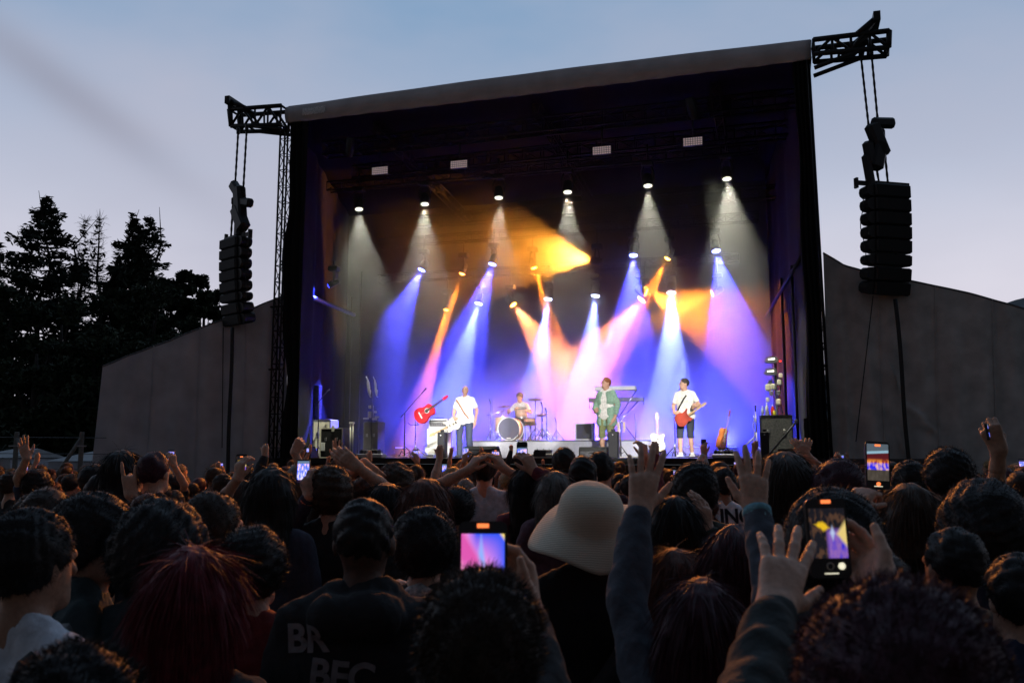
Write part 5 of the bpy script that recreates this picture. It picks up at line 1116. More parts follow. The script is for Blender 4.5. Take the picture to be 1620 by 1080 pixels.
for i, (px, yt, Y, w_) in enumerate([(20, 430, 39, 150), (100, 445, 38, 160), (175, 440, 40, 150), (245, 438, 40, 150), (310, 470, 39, 130), (60, 500, 34, 170), (150, 505, 34, 170), (230, 510, 35, 160), (-30, 470, 36, 150), (300, 520, 36, 140), (380, 480, 44, 110)]):
    broad(px, yt, Y, w_, ['dark tree below the left spruce', 'dark tree below and right of the tall left spruce', 'dark tree below the bare conifers', 'dark tree below the double crowned spruce', 'dark tree below the loose crowned broadleaf tree', 'low dark tree in front at the far left', 'low dark tree left of the screen corner', 'low dark tree behind the screen corner', 'dark tree at the left picture edge', 'low dark tree behind the sloping top of the left screen', 'dark tree behind the upper end of the left screen'][i], 40+i, 9000, zlow=-.05)
broad(272, 418, 45, 90, 'rounded dark tree between the double crowned spruce and the loose crowned tree', 31, 12000, gap=.2)
broad(325, 420, 47, 90, 'wide dark tree right behind the left hanging speakers', 32, 12000, gap=.2)
broad(120, 400, 46, 90, 'dark tree filling the gap right of the tall left spruce', 33, 10000, gap=.2)
rr = np.random.RandomState(90); P = []
for i in range(24):
    c = np.array([-31+24*i/23+rr.normal()*.5, 33+rr.normal(), rr.uniform(.8, 2.6)]); q = rr.normal(size=(900, 3)); q /= np.linalg.norm(q, axis=1)[:, None]; P.append(c+q*np.array([1.6, .9, 1.9])*(rr.uniform(.5, 1, 900)[:, None]))
P = np.concatenate(P); A = rr.normal(size=P.shape)*.10; B = rr.normal(size=P.shape)*.10; V, Fq = quads(P, A, B); V[:, 2] = np.maximum(V[:, 2], 0)
o = to_obj('undergrowth', [(V, Fq)], m_leaf2, None); tag(o, 'dark undergrowth below the trees', 'undergrowth', kind='stuff')
m_post = mat('weathered_grey_timber', (.20, .19, .18), .8, 0, .25, 12)
for px, side, lb in ((130, -1, 'pale fence post with a diagonal brace nearest the left screen'), (27, 1, 'pale fence post with a diagonal brace near the left picture edge')):
    Y = 21; b = at(px, 683, Y); o = empty('fence_post', (b.x, Y, 0), 0, lb, 'fence post', 'braced fence posts at the left')
    MB().bev((0, 0, b.z/2), (.085, .085, b.z), .008).build('post', m_post, o); MB().tube([(0, -.03, b.z-.15), (side*.62, -.03, b.z-1.15)], .045, 6).build('brace', m_post, o); MB().box((.03 if side < 0 else -.03, -.055, b.z-.32), (.22, .02, .03)).build('bracket', m_alu, o)
o = MB()
for z in (2.32, 1.95, 1.6): o.tube([(at(-60, 700, 21).x, 21.1, z), (at(165, 700, 21).x, 21.1, z-.02)], .008, 4)
tag(o.build('wire_fence', m_gear), 'thin wire strung between the braced fence posts', 'wire')
def tent(x0, x1, pk, y0, y1, Y, label):
    a = at(x0, y1, Y); b = at(x1, y1, Y); t_ = at(pk, y0, Y); o = empty('marquee', (a.x, Y, 0), 0, label, 'tent', 'pale tent roofs at the left')
    W = b.x-a.x; e = MB(); c = (t_.x-a.x); z0 = a.z; z1 = t_.z
    vs = [(0, 0, z0), (W, 0, z0), (W, 3, z0), (0, 3, z0), (c, 1.5, z1), (c+W*.45, 1.5, z1-.01)]; e.add(vs, [(0, 1, 5, 4), (1, 2, 5), (2, 3, 4, 5), (3, 0, 4)]); e.build('roof', mat('tent_cloth', (.26, .27, .28), .7, 0, .1, 3), o)
    w_ = MB(); w_.box((W/2, 1.5, z0/2-.01), (W-.1, 2.9, z0-.02)); w_.build('wall', m_tarp, o)
tent(72, 157, 106, 713, 729, 24, 'low pale tent roof behind the right fence post'); tent(-60, 18, -20, 708, 724, 24, 'low pale tent roof at the left picture edge')
# ------------------------------------------------------------------ crowd barrier
bar = empty('crowd_barrier', S(0, -1.6, 0), ANG, 'metal crowd barrier along the foot of the stage', 'barrier')
t = MB()
for z in (.1, 1.15): t.tube([(-1, 0, z), (WID+1, 0, z)], .03, 6)
for i in range(60): t.tube([(-1+(WID+2)*i/59, 0, .1), (-1+(WID+2)*i/59, 0, 1.15)], .012, 4)
t.build('rails', m_alu, bar)
# ------------------------------------------------------------------ phones
def stage_screen(kind, seed=0):
    m = bpy.data.materials.new('phone_screen_'+kind); m.use_nodes = True; n = m.node_tree.nodes; l = m.node_tree.links; b = n['Principled BSDF']; b.inputs['Base Color'].default_value = (0, 0, 0, 1); b.inputs['Roughness'].default_value = .2
    t = n.new('ShaderNodeTexCoord'); sx = n.new('ShaderNodeSeparateXYZ'); l.new(t.outputs['Generated'], sx.inputs[0]); X_, Z_ = sx.outputs['X'], sx.outputs['Z']
    def mt(op, a, b_=None, c=None, clamp=False):
        q = n.new('ShaderNodeMath'); q.operation = op; q.use_clamp = clamp
        for i, x in enumerate((a, b_, c)):
            if x is None: continue
            if isinstance(x, (float, int)): q.inputs[i].default_value = x
            else: l.new(x, q.inputs[i])
        return q.outputs[0]
    def mx(f, a, b_):
        q = n.new('ShaderNodeMix'); q.data_type = 'RGBA'
        for nm, x in (('Factor', f), ('A', a), ('B', b_)):
            if isinstance(x, (float, int)): q.inputs[nm].default_value = x
            elif isinstance(x, tuple): q.inputs[nm].default_value = (*x, 1)
            else: l.new(x, q.inputs[nm])
        return q.outputs['Result']
    def ss(x, a, b_): return mt('SMOOTHSTEP', x) if False else mt('MULTIPLY_ADD', x, 1/(b_-a), -a/(b_-a), True)
    z = n.new('ShaderNodeTexNoise'); z.inputs['Scale'].default_value = 4.5; z.inputs['Detail'].default_value = 3; mp_ = n.new('ShaderNodeMapping'); mp_.inputs['Location'].default_value = (seed*3.1, seed*1.7, seed); mp_.inputs['Scale'].default_value = (1.6, 0, 1); l.new(t.outputs['Generated'], mp_.inputs[0]); l.new(mp_.outputs[0], z.inputs['Vector']); nz_ = z.outputs[0]
    if kind == 'close':      # coloured beams close up
        c = mx(ss(X_, .55, 1.0), (.95, .30, .75), (.05, .12, 1.0)); c = mx(ss(Z_, .35, .0), c, (1.0, .45, .85)); c = mx(mt('MULTIPLY', ss(Z_, .55, 1.0), ss(X_, .1, .35)), c, (.03, .10, .95))
        ax = mt('ABSOLUTE', mt('ADD', X_, -.46)); cone = mt('MULTIPLY', ss(mt('SUBTRACT', mt('MULTIPLY', mt('SUBTRACT', 1.08, Z_), .24), ax), -.01, .07), ss(Z_, .1, .5)); c = mx(cone, c, (.30, .45, 1.0))
        c = mx(mt('MULTIPLY', ss(mt('SUBTRACT', mt('SUBTRACT', 1.0, X_), mt('MULTIPLY', Z_, .85)), .0, .15), ss(Z_, .25, .6)), c, (.75, .10, .45)); c = mx(ss(mt('ADD', mt('MULTIPLY', X_, -1), mt('MULTIPLY', Z_, -.5)), -.35, -.05), c, (1, .5, .6)); c = mx(ss(mt('ADD', X_, Z_), 1.86, 1.95), c, (1, .75, .2)); st_ = 1.0
    elif kind == 'tall':     # the whole stage with sky
        beams = mx(ss(nz_, .42, .62), (.03, .03, .9), (1, .55, .45)); blk = mx(ss(Z_, .62, .5), (.10, .01, .015), (.35, .04, .02)); blk = mx(mt('MULTIPLY', ss(nz_, .45, .55), ss(Z_, .60, .5)), blk, (1, .35, .05))
        c = mx(ss(Z_, .50, .46), blk, beams); c = mx(ss(Z_, .30, .28), c, mx(nz_, (.02, .015, .01), (.12, .10, .08))); c = mx(ss(mt('SUBTRACT', Z_, mt('MULTIPLY', X_, .05)), .71, .72), c, (.30, .50, .62)); c = mx(ss(mt('SUBTRACT', Z_, mt('MULTIPLY', X_, .05)), .78, .79), c, (.10, .13, .16)); st_ = .9
    elif kind == 'zoom':     # dim camera view, stage at the right
        c = mx(ss(nz_, .5, .6), (.01, .01, .015), (.10, .05, .03)); m1 = mt('MULTIPLY', ss(X_, .42, .52), ss(Z_, .62, .5)); c = mx(m1, c, mx(ss(mt('ADD', nz_, mt('MULTIPLY', X_, .3)), .6, .9), (.35, .16, .55), (.04, .03, .75)))
        dd = mt('ADD', mt('ABSOLUTE', mt('ADD', X_, -.36)), mt('MULTIPLY', mt('ABSOLUTE', mt('ADD', mt('ADD', Z_, -.70), mt('MULTIPLY', X_, .18))), 2.2)); c = mx(ss(mt('ADD', dd, mt('MULTIPLY', nz_, .3)), .42, .30), c, (1, .62, .02))
        d3 = mt('ADD', mt('MULTIPLY', mt('SUBTRACT', 1.0, X_), 1.0), mt('ABSOLUTE', mt('ADD', Z_, -.48))); c = mx(ss(d3, .32, .2), c, (1, .75, .25)); c = mx(ss(mt('ADD', mt('ABSOLUTE', mt('ADD', X_, -.62)), mt('MULTIPLY', mt('ABSOLUTE', mt('ADD', Z_, -.50)), .5)), .10, .03), c, (.6, .7, 1)); st_ = .8
    else:
        c = mx(ss(nz_, .45, .62), (.10, .16, 1.0), (.8, .75, 1.0)); c = mx(ss(mt('ADD', nz_, mt('MULTIPLY', Z_, .25)), .70, .8), c, (1, .55, .35) if seed % 2 else (.9, .5, .9)); c = mx(ss(Z_, .16, .12), c, (.02, .01, .03)); c = mx(ss(Z_, .84, .9), c, (.10, .16, .25) if seed % 3 else (.02, .02, .05)); st_ = 1.3
    l.new(c, b.inputs['Emission Color']); b.inputs['Emission Strength'].default_value = st_; return m
_scr = {}
m_case = mat('phone_case', (.012, .012, .014), .35, 0, .2, 10); m_rec = mat('record_pill', (1, .22, .06), .3, 0, emit=1.4); m_dot = mat('shutter_dot', (1, .95, .7), .3, 0, emit=.9)
def phone(px, py, Y, wpx, hpx, label, kind='small', seed=0, roll=0, yaw=0, pill=True, top=.06, bot=.06, group='raised phones filming the stage', mirror=False):
    "a phone centred on a pixel at depth Y, its screen turned to the holder"
    p = at(px, py, Y); k = Y/F; W, H = wpx*k, hpx*k; root = empty('phone', p, R(yaw), label, 'phone', group); root.rotation_euler = (R(-6), R(roll), R(yaw))
    r_ = W*.14; ol = []
    for cx, cz, a0 in ((W/2-r_, H/2-r_, 0), (-W/2+r_, H/2-r_, 90), (-W/2+r_, -H/2+r_, 180), (W/2-r_, -H/2+r_, 270)):
        for a in (0, 22, 45, 68, 90): ol.append((cx+r_*math.cos(R(a0+a)), cz+r_*math.sin(R(a0+a))))
    MB().prism(ol, .010+W*.02).build('case', m_case, root); e = .010+W*.02
    key = (kind, seed)
    if key not in _scr: _scr[key] = stage_screen(kind, seed)
    zt = H/2-H*top; zb = -H/2+H*bot; d = MB().box((0, -e/2-.0012, (zt+zb)/2), (W*.88, .0016, zt-zb)).build('screen', _scr[key], root)
    if pill: MB().bev((0, -e/2-.0035, zt+.012*W/.075 if top > .1 else zt-.03*H), (W*.24, .002, W*.085), .0004).build('record_pill', m_rec, root)
    if kind in ('zoom', 'tall'):
        MB().lathe([(W*.085, 0), (W*.085, .002), (.0001, .0022)], (W*.26 if kind == 'zoom' else 0, -e/2-.001, -H/2+H*bot*.6), 16, Matrix.Rotation(R(90), 3, 'X')).build('shutter_button', m_dot if kind == 'zoom' else m_rec, root)
        if kind == 'zoom': MB().lathe([(W*.07, 0), (W*.09, 0), (W*.09, .002), (W*.07, .002)], (-W*.02, -e/2-.001, -H/2+H*bot*.6), 16, Matrix.Rotation(R(90), 3, 'X'), cap=False).build('dial_ring', m_cream, root)
        MB().box((0, -e/2-.001, -H/2+H*.06), (W*.34, .002, W*.025)).build('home_bar', m_dot, root)
    return root
# ------------------------------------------------------------------ the crowd
HATE = []                                   # (x, y) taken spots
def face_rz(x, y): return math.atan2(-(1.2-x), 21-y)
def spectator(px, ytop, Y, label, yaw=0, arms=None, off=(0, 0), det=None, hv=.012, **kw):
    """a spectator whose head shows at pixel px with its top at ytop, Y metres away.
    arms: {+1/-1: (wrist px, wrist py, depth, tip px, tip py, depth, palm normal (world), pose)}"""
    p = at(px, ytop, Y); x, y = p.x, p.y; HATE.append((x, y)); rz = face_rz(x, y)+R(yaw); H = p.z-hv; la = {}
    Mi = Matrix.Rotation(-rz, 3, 'Z')
    for sd_, a in (arms or {}).items():
        w_ = at(a[0], a[1], a[2]); t_ = at(a[3], a[4], a[5]); wl = Mi @ (w_-Vector((x, y, 0))); dl = Mi @ (t_-w_); nl = Mi @ Vector(a[6])
        la[sd_] = (tuple(wl), tuple(dl), tuple(nl), a[7]) + ((a[8],) if len(a) > 8 else ())
    det = det or (.0085 if Y < 3.3 else .010 if Y < 5 else .0115)
    low = .0 if Y > 6 else .0
    return person((x, y, 0), rz, H=H, arms=la, det=det, label=label, **kw)
U = (0, 1, 0)
DK = (.018, .018, .020)
# --- the nearest rows, one by one
spectator(760, 912, 1.55, 'person with a big rounded head of dark hair right in front of the camera', hair='curly', hcol='dark', top=DK, sleeve='long', yaw=2, det=.008, strand=3.2, hairx=.55, hv=.02, low=.6,
    arms={1: (838, 975, 2.0, 822, 868, 2.06, (-.8, -.4, 0), 'hold', (.12, -.4, -1))}, name='person')
phone(764, 890, 1.80, 76, 126, 'near phone with a large blue and pink picture above the dark rounded head', 'close', 0, top=.15, bot=.10)
spectator(1412, 925, 1.18, 'person with bushy plum tinted hair at the bottom right holding up the dim phone', hair='curly', hcol='plum', top=(.02, .025, .025), sleeve='long', yaw=4, det=.008, strand=3.5, hairx=1.1, hv=.045,
    arms={-1: (1226, 962, 1.66, 1250, 850, 1.76, (.1, .95, .1), 'open', (-.8, -.2, -.6)), 1: (1402, 935, 1.78, 1352, 862, 1.92, (-.75, -.55, .3), 'hold', (.9, -.2, -.6))})
phone(1309, 851, 1.86, 63, 120, 'near dim phone with a yellow and violet picture held between two hands at the right', 'zoom', 0, roll=-1, top=.12, bot=.25)
spectator(312, 870, 2.15, 'person with bright dyed red hair in a black top, lower left', hair='bob', hcol='red', top=DK, yaw=-4, strand=2.6, hairx=.55, hv=.02)
def straps(root, s, HP, Mn, T, c):
    MB().tube([T(.02, .10, 1.46)*s, T(.10, .02, 1.462)*s, T(.13, -.10, 1.42)*s, T(.12, -.155, 1.25)*s], .018, 6).build('strap', m_black, root)
spectator(52, 812, 2.35, 'man with short dark hair and a white tee shirt at the left edge', hair='short', hcol='black', skin=1, top=(.62, .64, .70), yaw=-18, strand=2.4, bulk=1.1, extra=straps)
spectator(125, 1028, 1.4, 'low dark head of hair at the very bottom left corner', hair='curly', hcol='black', top=DK, yaw=0, strand=2.5, hv=.02, hairx=.5)
spectator(150, 786, 3.0, 'person in profile facing right with warm lit cheek behind the man in white', hair='curly', hcol='black', skin=1, top=(.03, .05, .055), sleeve='long', yaw=-62, face=True, strand=1.5, head=(-8, 0, 0), hoodie=True, hv=.03)
spectator(258, 792, 2.9, 'person with a wide black afro behind the red haired person', hair='afro', hcol='black', top=(.025, .04, .045), sleeve='long', strand=1.6, hairx=.72, hv=.06)
spectator(338, 783, 3.4, 'short haired person with pale collar turned to the lit phone on the right', hair='short', hcol='dark', top=(.55, .56, .60), yaw=-28, strand=1.5,
    arms={1: (392, 862, 3.75, 378, 838, 3.8, (-.6, .7, 0), 'hold')})
phone(364, 828, 3.85, 28, 52, 'small phone beside the short haired person with the pale collar', 'small', 1, top=.3, bot=.05)
spectator(402, 834, 2.95, 'dark curly head in a dull red top, lower left of centre', hair='curly', hcol='black', top=(.18, .02, .02), hv=.03, hairx=.7, strand=1.4)
def jack_text(words, col_, size):
    def f(root, s, HP, Mn, T, c):
        for (txt, x, z, sz, rot) in words:
            cu = bpy.data.curves.new('lettering', 'FONT'); cu.body = txt; cu.size = sz; cu.extrude = .0; cu.align_x = 'CENTER'; cu.offset = sz*.03; cu.space_character = .95; ob = bpy.data.objects.new('tmp', cu); col.objects.link(ob)
            dg = bpy.context.evaluated_depsgraph_get(); me = bpy.data.meshes.new_from_object(ob.evaluated_get(dg)); bpy.data.objects.remove(ob); me.name = 'lettering'
            o = bpy.data.objects.new('lettering', me); col.objects.link(o); o.parent = root
            Mx = Matrix.Translation(Vector((x*s, -.40, z*s))) @ Matrix.Rotation(R(90), 4, 'X') @ Matrix.Rotation(R(rot), 4, 'Z'); me.transform(Mx)
            import bmesh; b = bmesh.new(); b.from_mesh(me); bmesh.ops.subdivide_edges(b, edges=b.edges[:], cuts=1); bmesh.ops.triangulate(b, faces=b.faces[:]); b.to_mesh(me); b.free()
            me.materials.clear(); me.materials.append(cloth(col_, name='lettering'))
            mo = o.modifiers.new('wrap', 'SHRINKWRAP'); mo.target = c['top']; mo.wrap_method = 'PROJECT'; mo.use_project_y = True; mo.use_project_z = False; mo.use_project_x = False; mo.use_positive_direction = True; mo.use_negative_direction = False; mo.offset = .005
    return f
spectator(577, 788, 2.75, 'close cropped person in a black hooded jacket with pale lettering across the back', hair='crop', hcol='black', hairx=.2, skin=2, top=(.012, .012, .014), sleeve='long', hoodie=True, bulk=1.15, topname='jacket', yaw=4,
    extra=jack_text([('BR', -.135, 1.345, .108, 4), ('BEC', -.035, 1.248, .108, -5)], (.22, .21, .22), 1))
spectator(672, 806, 3.3, 'person with dark bushy hair and a pale patterned scarf', hair='curly', hcol='black', top=(.02, .018, .02), sleeve='long', strand=1.4, hairx=.9, hv=.03, extra=lambda root, s, HP, Mn, T, c: MB().tube([T(.12*math.cos(a), .02+.10*math.sin(a), 1.47+.02*math.sin(a*3))*s for a in np.linspace(0, 6.2, 22)], [.030+.008*math.sin(i*2.1) for i in range(22)], 8).build('scarf', cloth((.42, .40, .40), .6, 'patterned_scarf', 60), root))
def buckethat(root, s, HP, Mn, T, c):
    prof = [(.001, .112), (.035, .110), (.066, .100), (.092, .080), (.107, .050), (.113, .012), (.115, -.018), (.122, -.030), (.142, -.042), (.166, -.060), (.188, -.080), (.197, -.090)]
    vs = []; fs = []; n = 48; cen = np.array(c['hc'])+Mn @ V3(0, -.012, .035); Mn = Mn @ np.array(Matrix.Rotation(R(24), 3, 'X'))
    prof = [(r+.006 if r > .03 else r, z+.022) for r, z in prof]
    for j, (r, z) in enumerate(prof+[(r-.004, z-.004) for r, z in prof[::-1]]):
        for k in range(n):
            a = 6.2832*k/n; br_ = max(0, r-.11)/.06; w_ = 1+.05*br_*math.sin(2*a+.4); zz = z-.016*br_*math.cos(a-3.6)+.020*br_*math.sin(3*a+2.0)+.05*br_*max(0, math.cos(a-.2)); vs.append(tuple((cen+Mn @ V3(r*w_*math.cos(a)*1.02, r*w_*math.sin(a)*1.12, zz))*s))
    m = 2*len(prof); fs = [(j*n+k, j*n+(k+1) % n, (j+1)*n+(k+1) % n, (j+1)*n+k) for j in range(m-1) for k in range(n)]
    b = MB().add(vs, fs, True); wv = bpy.data.materials.new('woven_straw_cloth'); wv.use_nodes = True; nn = wv.node_tree.nodes; ll = wv.node_tree.links; pb = nn['Principled BSDF']; pb.inputs['Roughness'].default_value = .95
    t_ = nn.new('ShaderNodeTexCoord'); wa = nn.new('ShaderNodeTexWave'); wa.bands_direction = 'Z'; wa.inputs['Scale'].default_value = 55; wa.inputs['Distortion'].default_value = 1.2; ll.new(t_.outputs['Object'], wa.inputs[0]); rp = nn.new('ShaderNodeValToRGB'); rp.color_ramp.elements[0].color = (.50, .44, .34, 1); rp.color_ramp.elements[1].color = (.68, .61, .48, 1); ll.new(wa.outputs[0], rp.inputs[0]); ll.new(rp.outputs[0], pb.inputs['Base Color']); bp = nn.new('ShaderNodeBump'); bp.inputs['Strength'].default_value = .35; bp.inputs['Distance'].default_value = .004; ll.new(wa.outputs[0], bp.inputs['Height']); ll.new(bp.outputs[0], pb.inputs['Normal'])
    h_ = b.build('bucket_hat', wv, root)
    for a in (-2.85, -.35): MB().lathe([(.004, 0), (.004, .003), (.0001, .003)], (cen+Mn @ V3(.112*math.cos(a), .118*math.sin(a), -.03))*s, 8).build('eyelet', m_black, h_)
spectator(926, 794, 3.4, 'person in a cream woven bucket hat and black top at the centre', hair='crop', hairx=0, hcol='dark', top=(.006, .006, .007), yaw=10, extra=buckethat, head=(0, 0, 5), hv=-.02, strand=0, bulk=1.0)
# the person with both arms up
SLV = (.055, .065, .085)
def bands(root, s, HP, Mn, T, c):
    w_ = c['wr'][1]; e = c['el'][1]; u = nrm(w_-e)
    for k_, (f, r, cl_, nm) in enumerate([(-.008, .038, (.16, .34, .40), 'cloth_wristband'), (-.030, .036, (.20, .38, .42), 'cloth_wristband'), (-.085, .0385, (.25, .05, .04), 'thread_bracelet')]):
        p = w_+u*f; rot = Vector(u).to_track_quat('Z', 'Y').to_matrix(); w2 = .012 if k_ < 2 else .003
        MB().lathe([(r, -w2), (r+.003, -w2*.8), (r+.003, w2*.8), (r, w2)], Vector(p*s), 20, rot, cap=False).build(nm, cloth(cl_, .25, nm, 50), root)
spectator(1108, 922, 2.25, 'person with reddish hair raising both arms in grey sweater sleeves', hair='long', hcol='plum', top=SLV, sleeve='long', strand=2.2, hv=.016, skin=0, extra=bands,
    arms={-1: (1012, 806, 2.50, 1026, 712, 2.54, U, 'open', (-.7, -.1, -.9)), 1: (1197, 808, 2.62, 1187, 715, 2.66, U, 'wave', (.9, -.1, -.8))})
spectator(1070, 872, 3.3, 'small person with long parted auburn hair between the raised arms', hair='long', hcol='auburn', top=DK, sleeve='long', strand=2.0, hv=.016)
spectator(1066, 788, 4.0, 'person with long straight black hair behind the auburn haired one', hair='long', hcol='black', top=DK, sleeve='long', strand=1.6, hv=.016)
spectator(1165, 838, 3.0, 'person with long dark hair and a pinkish edge below the waving hand', hair='long', hcol='plum', top=(.10, .06, .08), sleeve='long', strand=1.6, yaw=-20)
spectator(1313, 778, 2.75, 'person with a large rounded black head of hair behind the dim phone', hair='afro', hcol='black', top=DK, sleeve='long', strand=1.5, hairx=.62, hv=.05, hoodie=True,
    extra=lambda root, s, HP, Mn, T, c: MB().tube([HP(-.098+.012*math.cos(a), -.0, -.05+.018*math.sin(a))*s for a in np.linspace(0, 6.28, 12)], .0018, 5).build('hoop_earring', m_chrome, root))
def earbead(root, s, HP, Mn, T, c):
    MB().lathe([(.001, -.006), (.006, 0), (.001, .006)], HP(-.088, -.004, -.036)*s, 8).build('earring', m_chrome, root)
    MB().tube([T(.09*math.cos(a), -.01+.085*math.sin(a), 1.475-.01*math.sin(a))*s for a in np.linspace(2.6, 6.8, 24)], [.0022 if i % 2 else .0032 for i in range(24)], 5).build('beaded_chain', m_chrome, root)
def check_mat():
    m = bpy.data.materials.new('checked_cloth'); m.use_nodes = True; n = m.node_tree.nodes; l = m.node_tree.links; b = n['Principled BSDF']; b.inputs['Roughness'].default_value = .95
    t = n.new('ShaderNodeTexCoord'); s = n.new('ShaderNodeSeparateXYZ'); l.new(t.outputs['Object'], s.inputs[0]); o_ = []
    for ax, f in (('X', 95), ('Z', 80)):
        a = n.new('ShaderNodeMath'); a.operation = 'MULTIPLY'; a.inputs[1].default_value = f; l.new(s.outputs[ax], a.inputs[0]); c = n.new('ShaderNodeMath'); c.operation = 'SINE'; l.new(a.outputs[0], c.inputs[0]); d = n.new('ShaderNodeMath'); d.operation = 'GREATER_THAN'; d.inputs[1].default_value = .55; l.new(c.outputs[0], d.inputs[0]); o_.append(d.outputs[0])
    a = n.new('ShaderNodeMath'); a.operation = 'ADD'; l.new(o_[0], a.inputs[0]); l.new(o_[1], a.inputs[1]); r = n.new('ShaderNodeValToRGB'); r.color_ramp.elements[0].color = (.035, .033, .03, 1); r.color_ramp.elements[1].color = (.10, .09, .07, 1); a2 = n.new('ShaderNodeMath'); a2.operation = 'MULTIPLY'; a2.inputs[1].default_value = .5; l.new(a.outputs[0], a2.inputs[0]); l.new(a2.outputs[0], r.inputs[0]); l.new(r.outputs[0], b.inputs['Base Color']); return m
m_chk = check_mat()
spectator(1507, 836, 2.9, 'close cropped person in a checked shirt with a small earring at the right', hair='crop', hcol='black', skin=1, yaw=12, strand=1.6, pat=m_chk, sleeve='long', bulk=1.1, extra=earbead)
spectator(1437, 771, 3.7, 'person with a smooth grey brown cap of hair left of the curly head', hair='bob', hcol='brown', top=(.03, .03, .028), sleeve='long', strand=1.2, hairx=.5)
spectator(1552, 764, 3.2, 'person with a very large black curly head at the right', hair='afro', hcol='black', top=(.02, .03, .06), sleeve='long', strand=1.5, hairx=.75, hv=.06)
spectator(1612, 880, 2.6, 'person in a navy top half cut off by the right edge', hair='short', hcol='black', top=(.02, .03, .07), sleeve='long')
# --- second depth, with raised arms and phones
spectator(1240, 722, 4.6, 'tall person with long thick dark hair behind the waving hand', hair='long', hcol='dark', top=DK, sleeve='long', strand=1.3, hairx=2.2, hv=.03)
spectator(1098, 733, 5.0, 'person with a dark curly head and green jacket in the middle right', hair='curly', hcol='black', top=(.04, .06, .05), sleeve='long', strand=1, hv=.04,
    arms={1: (1118, 838, 4.7, 1110, 790, 4.7, (-.4, .8, 0), 'relax')})
def king(root, s, HP, Mn, T, c): jack_text([('KING', .03, 1.36, .15, 0)], (.012, .014, .025), 1)(root, s, HP, Mn, T, c)
spectator(1143, 741, 7.2, 'dark haired person whose pale tee shirt has dark capital letters on the back', hair='short', hcol='black', top=(.70, .74, .82), yaw=-4, extra=king, skin=1)
spectator(1325, 733, 4.4, 'person with dark red bushy hair left of the tall phone', hair='curly', hcol='plum', top=DK, strand=1, hv=.03)
spectator(1286, 742, 6.3, 'person with ginger hair lit orange in front of the right tarpaulin', hair='bob', hcol='ginger', top=DK, strand=1)
spectator(1437, 731, 5.6, 'dark head of hair just right of the tall phone', hair='short', hcol='black', top=DK, skin=1)
spectator(1497, 716, 4.9, 'tall man with thick dark hair in front of the right tarpaulin', hair='curly', hcol='black', skin=1, top=(.02, .02, .022), strand=1, hairx=.7, bulk=1.15, yaw=6)
spectator(1385, 872, 2.75, 'person holding the tall phone with a bare left arm', hair='short', hcol='dark', top=(.08, .07, .07), sleeve='short',
    arms={-1: (1352, 800, 3.2, 1384, 758, 3.3, (.6, .7, 0), 'hold', (-.8, -.2, -.6))})
phone(1388, 736, 3.3, 37, 74, 'tall phone showing the whole stage under a strip of sky, right of centre', 'tall', 0, roll=3, top=.05, bot=.18, yaw=-4)
spectator(1640, 800, 4.1, 'person at the right edge stretching a bare arm high with a phone', hair='short', hcol='dark', skin=1, top=DK,
    arms={-1: (1580, 712, 3.9, 1567, 680, 3.9, (.4, .9, 0), 'grip', (-.9, 0, -.5))})
phone(1561, 683, 3.9, 9, 26, 'dark phone seen edge on at the top of the highest arm on the right', 'small', 2, roll=8, yaw=72, pill=False)
spectator(766, 719, 7.6, 'man in a pale blue tee shirt raising both arms to film', hair='short', hcol='black', skin=0, top=(.42, .52, .62), sleeve='short', bulk=1.15,
    arms={-1: (742, 742, 7.3, 758, 722, 7.3, (.8, .5, 0), 'hold', (-1, 0, -.4)), 1: (797, 740, 7.3, 784, 722, 7.3, (-.8, .5, 0), 'hold', (1, 0, -.4))})
phone(784, 722, 7.7, 13, 25, 'phone with a pink and blue picture above the man in the pale blue tee shirt', 'small', 3, top=.1)
spectator(838, 742, 6.3, 'person with long curly dark hair and a raised maroon sleeve', hair='long', hcol='black', top=(.13, .02, .035), sleeve='long', hairx=1.8,
    arms={1: (845, 745, 6.15, 833, 724, 6.15, (-.5, .8, 0), 'hold', (.9, -.1, -.7))})
phone(826, 717, 6.2, 17, 36, 'upright phone with red specks in its picture right of the drum riser', 'small', 4, top=.25, bot=.25, pill=False)
spectator(723, 774, 5.3, 'dark round haircut below the arms of the man in pale blue', hair='curly', hcol='black', top=(.03, .03, .035), hairx=.5)
spectator(700, 762, 7.4, 'person in a pale knitted cap left of the man in pale blue', hair='beanie', hcol='grey', top=(.05, .05, .055)); 

spectator(878, 750, 6.0, 'grey haired person just left of the bucket hat', hair='bob', hcol='grey', top=(.10, .05, .07), hairx=.6)
spectator(922, 723, 6.2, 'broad dark cropped head above the bucket hat', hair='crop', hcol='black', top=DK, bulk=1.1, skin=0)
spectator(950, 718, 7.2, 'dark haired man turned right above the bucket hat', hair='short', hcol='black', top=(.05, .02, .03), yaw=-24, face=True)
spectator(892, 711, 8.4, 'dark haired person in a pale grey hooded top near the singer', hair='short', hcol='black', top=(.38, .38, .42), sleeve='long', hoodie=True)
spectator(195, 716, 6.4, 'person with long dark hair in a white top making a horned hand sign', hair='long', hcol='black', top=(.60, .62, .70), sleeve='short', hairx=.9,
    arms={1: (207, 782, 6.1, 203, 742, 6.1, U, 'horns', (.9, -.1, -.6))})
spectator(245, 716, 6.2, 'red lit cropped head with a striped top near the lower end of the left tarpaulin', hair='crop', hcol='plum', top=(.06, .05, .05), skin=0)
spectator(276, 752, 10.2, 'person holding a bright phone below the left tarpaulin', hair='short', hcol='black', top=DK, arms={1: (275, 735, 9.9, 272, 722, 9.9, (-.5, .8, 0), 'hold')})
phone(271, 721, 9.95, 10, 19, 'bright violet phone above the red lit cropped head', 'small', 6, pill=False)
